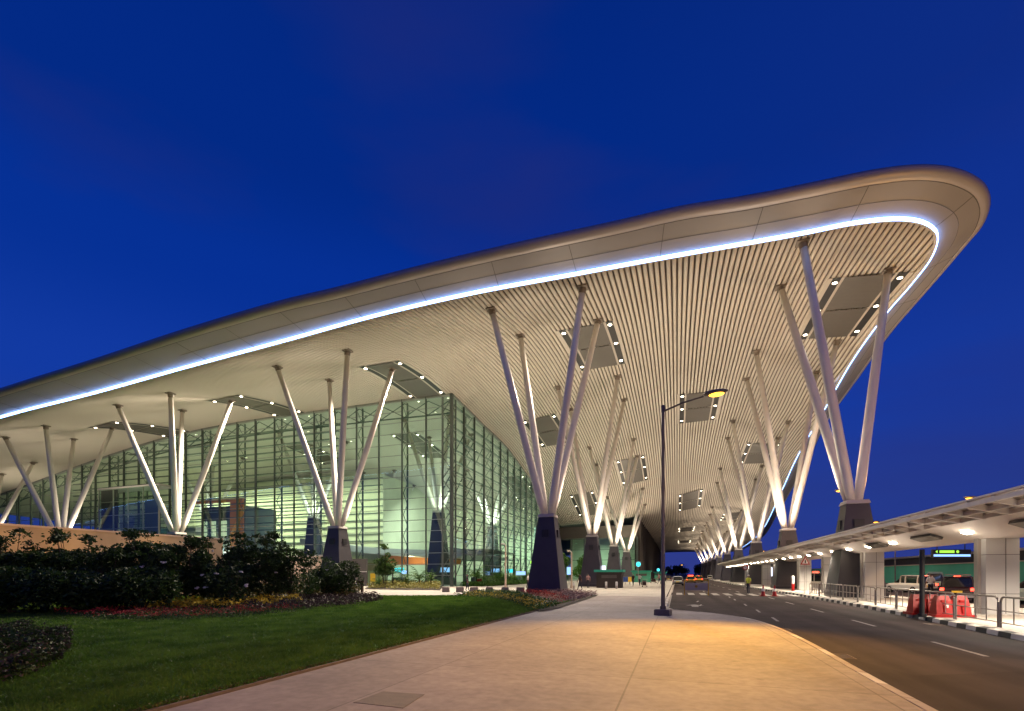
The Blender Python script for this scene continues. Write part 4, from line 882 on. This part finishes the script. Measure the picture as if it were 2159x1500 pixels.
# ------------------------------------------------------------------ people (one skinned body each, clothing zones by height)
def person(label, loc, rz, top='hiviz', legs='cloth', cap=None, stride=.12, arms=(.1, -.1), grp=None, h=1.74):
    s_ = h/1.74
    J = {'pel': (0, 0, .95), 'chest': (0, .0, 1.28), 'neck': (0, 0, 1.47), 'head': (0, .015, 1.56), 'crown': (0, .01, 1.68),
         'lsh': (-.19, 0, 1.40), 'lel': (-.25, arms[0]*.4, 1.13), 'lha': (-.26, arms[0]+.08, .90), 'rsh': (.19, 0, 1.40), 'rel': (.25, arms[1]*.4, 1.13), 'rha': (.26, arms[1]+.08, .90),
         'lhip': (-.09, 0, .90), 'lkn': (-.10, stride*.5+.02, .50), 'lan': (-.10, stride, .08), 'lto': (-.11, stride+.16, .03), 'rhip': (.09, 0, .90), 'rkn': (.10, -stride*.4+.02, .50), 'ran': (.10, -stride, .08), 'rto': (.11, -stride+.16, .03)}
    R = dict(pel=.135, chest=.15, neck=.055, head=.085, crown=.075, lsh=.07, lel=.045, lha=.033, rsh=.07, rel=.045, rha=.033, lhip=.09, lkn=.06, lan=.04, lto=.035, rhip=.09, rkn=.06, ran=.04, rto=.035)
    E = [('pel','chest'), ('chest','neck'), ('neck','head'), ('head','crown'), ('chest','lsh'), ('lsh','lel'), ('lel','lha'), ('chest','rsh'), ('rsh','rel'), ('rel','rha'), ('pel','lhip'), ('lhip','lkn'), ('lkn','lan'), ('lan','lto'), ('pel','rhip'), ('rhip','rkn'), ('rkn','ran'), ('ran','rto')]
    for sd_, hnd in ((-1, 'lha'), (1, 'rha')):
        hx, hy, hz = J[hnd]
        for i in range(5):
            n1, n2 = f'{hnd}{i}a', f'{hnd}{i}b'; dy = (-.035+.02*i) if i < 4 else .05; dz = -.07-(.012 if i in (1, 2) else 0) if i < 4 else -.03
            J[n1] = (hx, hy+dy, hz+dz*.6); J[n2] = (hx-sd_*.015, hy+dy*1.05+.01, hz+dz*1.7); R[n1] = .011; R[n2] = .008; E += [(hnd, n1), (n1, n2)]
    ks_ = list(J); me = bpy.data.meshes.new('tmp'); me.from_pydata([Vector(J[k])*s_ for k in ks_], [(ks_.index(a), ks_.index(b)) for a, b in E], [])
    o = bpy.data.objects.new('tmp', me); C.objects.link(o); sk = o.modifiers.new('s', 'SKIN'); sk.use_smooth_shade = True
    for i, k in enumerate(ks_): me.skin_vertices[0].data[i].radius = (R[k]*s_,)*2; me.skin_vertices[0].data[i].use_root = (k == 'pel')
    o.modifiers.new('u', 'SUBSURF').levels = 1
    dg = bpy.context.evaluated_depsgraph_get(); em = bpy.data.meshes.new_from_object(o.evaluated_get(dg)); bpy.data.objects.remove(o)
    em.name = 'person'; em.materials.clear()
    for m in ('skin', legs, top, 'black', 'hair'): em.materials.append(M[m])
    for p in em.polygons:
        z = p.center.z/s_; ax = abs(p.center.x)/s_; p.use_smooth = True
        p.material_index = 3 if z < .09 else 1 if (z < .97 and ax < .21) else 2 if (z < 1.47 and z > (1.16 if ax > .21 else .9)) else 4 if (z > 1.61 or (z > 1.54 and p.center.y < -.02)) else 0
    r = link('person', em, None, label=label, category='person'); r.location = loc; r.rotation_euler.z = rz
    if grp: r['group'] = grp
    f = MB(); f.ball((0, .095*s_, 1.555*s_), .014, None, 6, 4, (1, 1.2, 1.3)); f.build('nose', 'skin', r)
    f = MB()
    for sx in (-1, 1): f.ball((sx*.032*s_, .087*s_, 1.58*s_), .009, None, 6, 4)
    f.build('eyes', 'black', r)
    if cap: c = MB(); c.lathe((0, .01, 1.62*s_), [(.10, 0), (.105, .03), (.09, .09), (.03, .115)], 12); c.box((0, .11, 1.63*s_), (.13, .09, .015)); c.build('hat', cap, r)
    return r
g = G(1578, 1250); person('traffic officer in a yellow vest and white cap standing on the crossing', (g.x, g.y, RZ), 2.4, 'hiviz', 'cloth', 'shirt', .05)
g = G(1962, 1262); person('person in a pale shirt and dark trousers by the parked cars', (g.x, g.y, 0), .4, 'shirt', 'cloth', None, .1)
g = G(1223, 1244); person('walking person in dark clothes right of the nearest stone pier', (g.x, g.y, 0), 1.2, 'card', 'cloth', None, .2)
g = G(1390, 1232); person('person in a pink shirt pushing the far luggage trolley', (g.x, g.y, 0), 1.2, 'fl_pk', 'cloth', None, .2, (.35, .35))
g = G(1357, 1236); person('person in a grey shirt pushing the near luggage trolley', (g.x-.6, g.y+.8, 0), -.4, 'shirt', 'cloth', None, .2, (.35, .35))
g = G(1113, 1241); person('person in a white shirt strolling left of the nearest stone pier', (g.x, g.y, 0), -1.2, 'fl_wh', 'cloth', None, .18)

for i, (x, y, t_, l) in enumerate(((1240, 1241, 'fl_pk', 'person in a pink top between the first and second stone piers'), (1150, 1242, 'shirt', 'person in a grey top passing left of the stone piers'), (1335, 1236, 'card', 'person in dark red by the third stone pier'), (1402, 1228, 'fl_wh', 'person in white at the far kerb of the plaza'), (985, 1246, 'cloth', 'person in black walking past the stone blocks'))):
    g = G(x, y); person(l, (g.x, g.y, 0), i*1.3, t_, 'cloth', None, .15)
def trolley(loc, rz, label):
    e = empty('luggage_trolley', label, 'trolley', loc, rz, 'luggage trolleys on the plaza')
    b = MB(); b.bar((-.3, -.5, .22), (-.15, .5, .22), .04); b.bar((.3, -.5, .22), (.15, .5, .22), .04); b.tube([(-.3, -.5, .2), (-.3, -.55, 1.0), (.3, -.55, 1.0), (.3, -.5, .2)], .02, 6); b.bar((-.3, -.45, .7), (.3, -.45, .7), .03); b.build('frame', 'galv', e)
    for x, y in ((-.3, -.45), (.3, -.45), (0, .5)): w = MB(); w.tube([(x-.03, y, .09), (x+.03, y, .09)], .09, 10); w.build('wheel', 'tyre', e)
    b = MB(); b.box((0, .0, .42), (.5, .75, .35)); b.box((.02, -.05, .72), (.44, .55, .22)); b.build('suitcase', 'card', e)
g = G(1357, 1238); trolley((g.x, g.y, 0), .3, 'loaded luggage trolley near the middle of the plaza'); g = G(1378, 1230); trolley((g.x, g.y, 0), 1.2, 'loaded luggage trolley farther away near the green kiosks')

# ------------------------------------------------------------------ road furniture
def cone(x, y, label):
    g = G(x, y); e = empty('traffic_cone', label, 'cone', (g.x, g.y, RZ), 0, 'traffic cones')
    b = MB(); b.lathe((0, 0, 0), [(.24, 0), (.24, .04)], sq=True); b.build('base', 'red', e)
    b = MB(); b.lathe((0, 0, .04), [(.17, 0), (.03, .86)], 12); b.build('cone_body', 'red', e)
    b = MB(); b.lathe((0, 0, .04), [(.128, .36), (.088, .58)], 12); b.build('white_band', 'fl_wh', e)
cone(1609, 1254, 'left of the two red and white traffic cones'); cone(1633, 1254, 'right of the two red and white traffic cones')
g = G(1468, 1252); e = empty('road_barricade', 'yellow framed barricade with grey panel standing on the zebra crossing', 'barricade', (g.x, g.y, RZ), 0)
b = MB()
for x in (-.95, .95): b.bar((x, 0, 0), (x, 0, 1.25), .07); b.bar((x, -.3, .04), (x, .3, .04), .07)
b.bar((-.98, 0, 1.25), (.98, 0, 1.25), .10); b.build('frame', 'yellow', e); b = MB(); b.box((0, 0, .72), (1.8, .04, .62)); b.build('panel', 'galv', e); b = MB(); b.ball((0, -.04, .74), .12, None, 10, 6, (1, .2, 1)); b.build('emblem', 'yellow', e)
def tri_sign(x, by, y, label):
    g = G(x, by); Y = F*H0/(by-HZ); z = H0+(HZ-y)/F*Y; e = empty('warning_sign', label, 'sign', (g.x, g.y, 0), TH)
    b = MB(); b.tube([(0, 0, 0), (0, 0, z+.2)], .035, 8); b.build('post', 'galv', e)
    b = MB(); b.prism([(-.42, -.28), (.42, -.28), (0, .46)], (1, 0, 0), (0, 0, 1), (0, -.05, z), (0, .02, 0)); b.build('red_border', 'red', e)
    b = MB(); b.prism([(-.27, -.19), (.27, -.19), (0, .29)], (1, 0, 0), (0, 0, 1), (0, -.06, z), (0, .008, 0)); b.build('plate', 'fl_wh', e)
    b = MB(); b.ball((0, -.062, z+.1), .045, None, 8, 6, (1, .2, 1)); b.prism([(-.05, -.14), (.06, -.14), (.05, .06), (-.05, .06)], (1, 0, 0), (0, 0, 1), (0, -.067, z), (0, .008, 0)); b.build('pictogram', 'black', e)
tri_sign(1697, 1252, 1184, 'red triangular warning sign on a post under the canopy')
g = G(1577, 1246); Y = F*H0/(1246-HZ); z = H0+(HZ-1196)/F*Y; e = empty('round_sign', 'round red and white traffic sign above the officer', 'sign', (g.x+.1, g.y+3, 0), TH)
b = MB(); b.tube([(0, 0, 0), (0, 0, z)], .035, 8); b.build('post', 'galv', e); b = MB(); b.tube([(0, -.05, z), (0, -.03, z)], .30, 20); b.build('disc', 'red', e)
b = MB(); b.tube([(0, -.062, z), (0, -.052, z)], .2, 20); b.build('white_face', 'fl_wh', e); b = MB(); b.bar((-.15, -.07, z+.15), (.15, -.07, z-.15), .05, .012); b.build('bar', 'red', e)
for i, x in enumerate((1672, 1210, 1278, 1300)):
    g = G(x, 1246 if i == 0 else 1242); e = empty('bollard', ['red and white banded bollard left of the warning sign', 'white bollard right of the nearest stone pier', 'pale bollard beside the teal kiosk', 'second pale bollard beside the teal kiosk'][i], 'bollard', (g.x, g.y, 0))
    hb_ = 1.5 if i == 0 else .8
    b = MB(); b.lathe((0, 0, 0), [(.13, 0), (.13, hb_*.45)], 12); b.build('lower_band', 'red' if i == 0 else 'galv', e); b = MB(); b.lathe((0, 0, hb_*.45), [(.128, 0), (.128, hb_*.5), (.07, hb_*.56)], 12); b.build('upper_band', 'fl_wh', e)
# kiosks and lit signs on the plaza
def kiosk(x, by, w, h, label, awn='teal', body='bldg'):
    g = G(x, by); e = empty('kiosk', label, 'kiosk', (g.x, g.y+.8, 0), 0, 'kiosks on the plaza')
    b = MB(); b.box((0, 0, h/2), (w, 1.6, h)); b.build('counter', body, e); b = MB(); b.box((0, -.1, h+.14), (w+.5, 2.2, .28)); b.build('awning', awn, e)
    b = MB(); b.box((0, -.82, h*.72), (w*.6, .03, h*.2)); b.build('hatch', 'panel', e)
kiosk(1284, 1240, 3.0, 1.9, 'grey kiosk with teal awning beside the second stone pier'); kiosk(1352, 1228, 3.6, 2.1, 'green kiosk with teal awning near the dark wall', body='greenh'); kiosk(1392, 1224, 3.0, 2.0, 'small green kiosk at the far end of the plaza', body='greenh')
def lit_sign(x, y, Y, w, h, m, label, post=True, shape='box'):
    p = P(x, y, Y); e = empty('lit_sign', label, 'sign', (p.x, p.y, 0), TH, 'small lit signs on the plaza'); b = MB()
    if shape == 'box': b.box((0, 0, p.z), (w, .12, h))
    else: b.ball((0, 0, p.z), w/2, None, 14, 10, (1, .25, h/w))
    b.build('lit_face', m, e); b = MB(); b.box((0, .1, p.z), (w*1.08, .08, h*1.1)); b.tube([(0, .1, 0), (0, .1, p.z)], .05, 8); b.build('post', 'galv', e)
lit_sign(1346, 1190, 92, .85, .9, 's_teal', 'round turquoise lit sign before the dark wall', shape='o'); lit_sign(1388, 1202, 120, .7, .7, 's_teal', 'smaller round turquoise sign near the lamp post', shape='o')
lit_sign(1125, 1186, 74, 1.0, .42, 's_green', 'yellow green lit sign left of the nearest stone pier'); lit_sign(1273, 1201, 66, .5, 1.0, 's_white', 'white glowing sign above the teal kiosk')
lit_sign(1319, 1222, 78, .75, .8, 'blue', 'blue poster board between the stone piers'); lit_sign(1328, 1222, 78, .6, .75, 'plateY', 'yellow poster board beside the blue one')
lit_sign(1200, 1204, 78, .7, 1.2, 's_blue', 'blue glowing screen right of the nearest stone pier'); lit_sign(1098, 1209, 84, 1.6, .6, 's_blue', 'blue glowing screen behind the palms'); lit_sign(1011, 1226, 70, .75, .75, 'red', 'small red square sign among the palms')
lit_sign(786, 1218, 60, .6, 1.0, 'plateY', 'yellow poster left of the round planter'); lit_sign(852, 1207, 62, .6, .4, 's_blue', 'tiny blue screen behind the round planter'); lit_sign(1623, 1206, 88, .9, 1.6, 's_white', 'bright white screen under the far canopy')
for i, (x, y, Y, v) in enumerate(((897, 1174, 66, 0), (940, 1165, 64, 0), (938, 1156, 64, 0), (1122, 1072, 100, 0), (1158, 1118, 95, 0))): pass
# green hoarding and dark buildings on the right
e = empty('site_hoarding', 'long green hoarding beyond the parked cars at right', 'hoarding'); b = MB(); b.box((38.2, 100, 1.55), (.12, 200, 3.2)); b.build('panel', 'greenh', e); b = MB(); b.box((38.1, 100, 3.2), (.2, 200, .14)); b.build('top_rail', 'coping', e)
e = empty('distant_building', 'low dark flat-roofed building behind the green hoarding', 'building'); b = MB(); b.box((56, 118, 2.5), (20, 76, 5)); b.build('wall', 'bldg', e); b = MB(); b.box((56, 118, 5.15), (21.2, 77, .35)); b.build('roof', 'coping', e)
e = empty('distant_building', 'tall dark building at the right photo edge behind the hoarding', 'building'); b = MB(); b.box((52, 56, 3.3), (18, 26, 6.6)); b.build('wall', 'bldg', e); b = MB(); b.box((52, 56, 6.7), (18.6, 26.6, .3)); b.build('roof', 'panel', e)
e = empty('distant_building', 'small dark block under the canopy beyond the warning sign', 'building'); b = MB(); b.box((24, 170, 2.8), (12, 8, 5.6)); b.build('wall', 'bldg', e); b = MB(); b.box((24, 170, 5.7), (12.6, 8.6, .25)); b.build('roof', 'coping', e)

# ------------------------------------------------------------------ sky, camera, render settings
w = bpy.data.worlds.new('World'); bpy.context.scene.world = w; w.use_nodes = True; nt = w.node_tree; nt.nodes.clear(); L = nt.links.new
o = nt.nodes.new('ShaderNodeOutputWorld'); bg = nt.nodes.new('ShaderNodeBackground'); tc = nt.nodes.new('ShaderNodeTexCoord'); sx = nt.nodes.new('ShaderNodeSeparateXYZ')
rp = nt.nodes.new('ShaderNodeValToRGB'); rp.color_ramp.interpolation = 'EASE'; el = rp.color_ramp.elements
el[0].position = 0.; el[0].color = (.030, .045, .245, 1); el[1].position = 1.; el[1].color = (.0008, .015, .15, 1)
for p_, c_ in ((.12, (.019, .046, .29)), (.30, (.006, .042, .36)), (.48, (.0018, .030, .30)), (.62, (.0008, .023, .235))):
    x = el.new(p_); x.color = (*c_, 1)
nz = nt.nodes.new('ShaderNodeTexNoise'); nz.inputs['Scale'].default_value = 1.6; nz.inputs['Detail'].default_value = 5; mp = nt.nodes.new('ShaderNodeMapping'); mp.inputs['Scale'].default_value = (1, 1, 3.5)
mr = nt.nodes.new('ShaderNodeMapRange'); mr.inputs[1].default_value = .52; mr.inputs[2].default_value = .78; mr.inputs[3].default_value = 0; mr.inputs[4].default_value = .4
mx = nt.nodes.new('ShaderNodeMixRGB'); mx.inputs[2].default_value = (.024, .026, .16, 1)
L(tc.outputs['Generated'], sx.inputs[0]); L(sx.outputs['Z'], rp.inputs[0]); L(tc.outputs['Generated'], mp.inputs[0]); L(mp.outputs[0], nz.inputs[0]); L(nz.outputs['Fac'], mr.inputs[0]); L(mr.outputs[0], mx.inputs[0]); L(rp.outputs[0], mx.inputs[1]); mh = nt.nodes.new('ShaderNodeMapRange'); mh.inputs[1].default_value = -.1; mh.inputs[2].default_value = .9; mh.inputs[3].default_value = 0; mh.inputs[4].default_value = .55
mg = nt.nodes.new('ShaderNodeMixRGB'); mg.inputs[2].default_value = (.014, .032, .20, 1); L(sx.outputs['X'], mh.inputs[0]); L(mh.outputs[0], mg.inputs[0]); L(mx.outputs[0], mg.inputs[1]); L(mg.outputs[0], bg.inputs[0]); L(bg.outputs[0], o.inputs[0])
cd = bpy.data.cameras.new('camera'); cam = bpy.data.objects.new('camera', cd); C.objects.link(cam); cam.location = (0, 0, H0); cam.rotation_euler = (PI/2, 0, TH)
cd.sensor_width = 36; cd.lens = F/2159*36; cd.shift_y = (HZ-750)/2159; cd.clip_start = .1; cd.clip_end = 8000
sc = bpy.context.scene; sc.camera = cam
sc.view_settings.view_transform = 'Standard'; sc.view_settings.look = 'None'; sc.view_settings.exposure = 0; sc.view_settings.gamma = 1
sc.render.engine = 'CYCLES'; cy = sc.cycles; cy.use_denoising = True; cy.max_bounces = 6; cy.diffuse_bounces = 3; cy.glossy_bounces = 3; cy.transparent_max_bounces = 16; cy.sample_clamp_indirect = 4.; cy.sample_clamp_direct = 0; cy.caustics_reflective = False; cy.caustics_refractive = False; cy.use_light_tree = True
try: cy.denoiser = 'OPENIMAGEDENOISE'
except Exception: pass
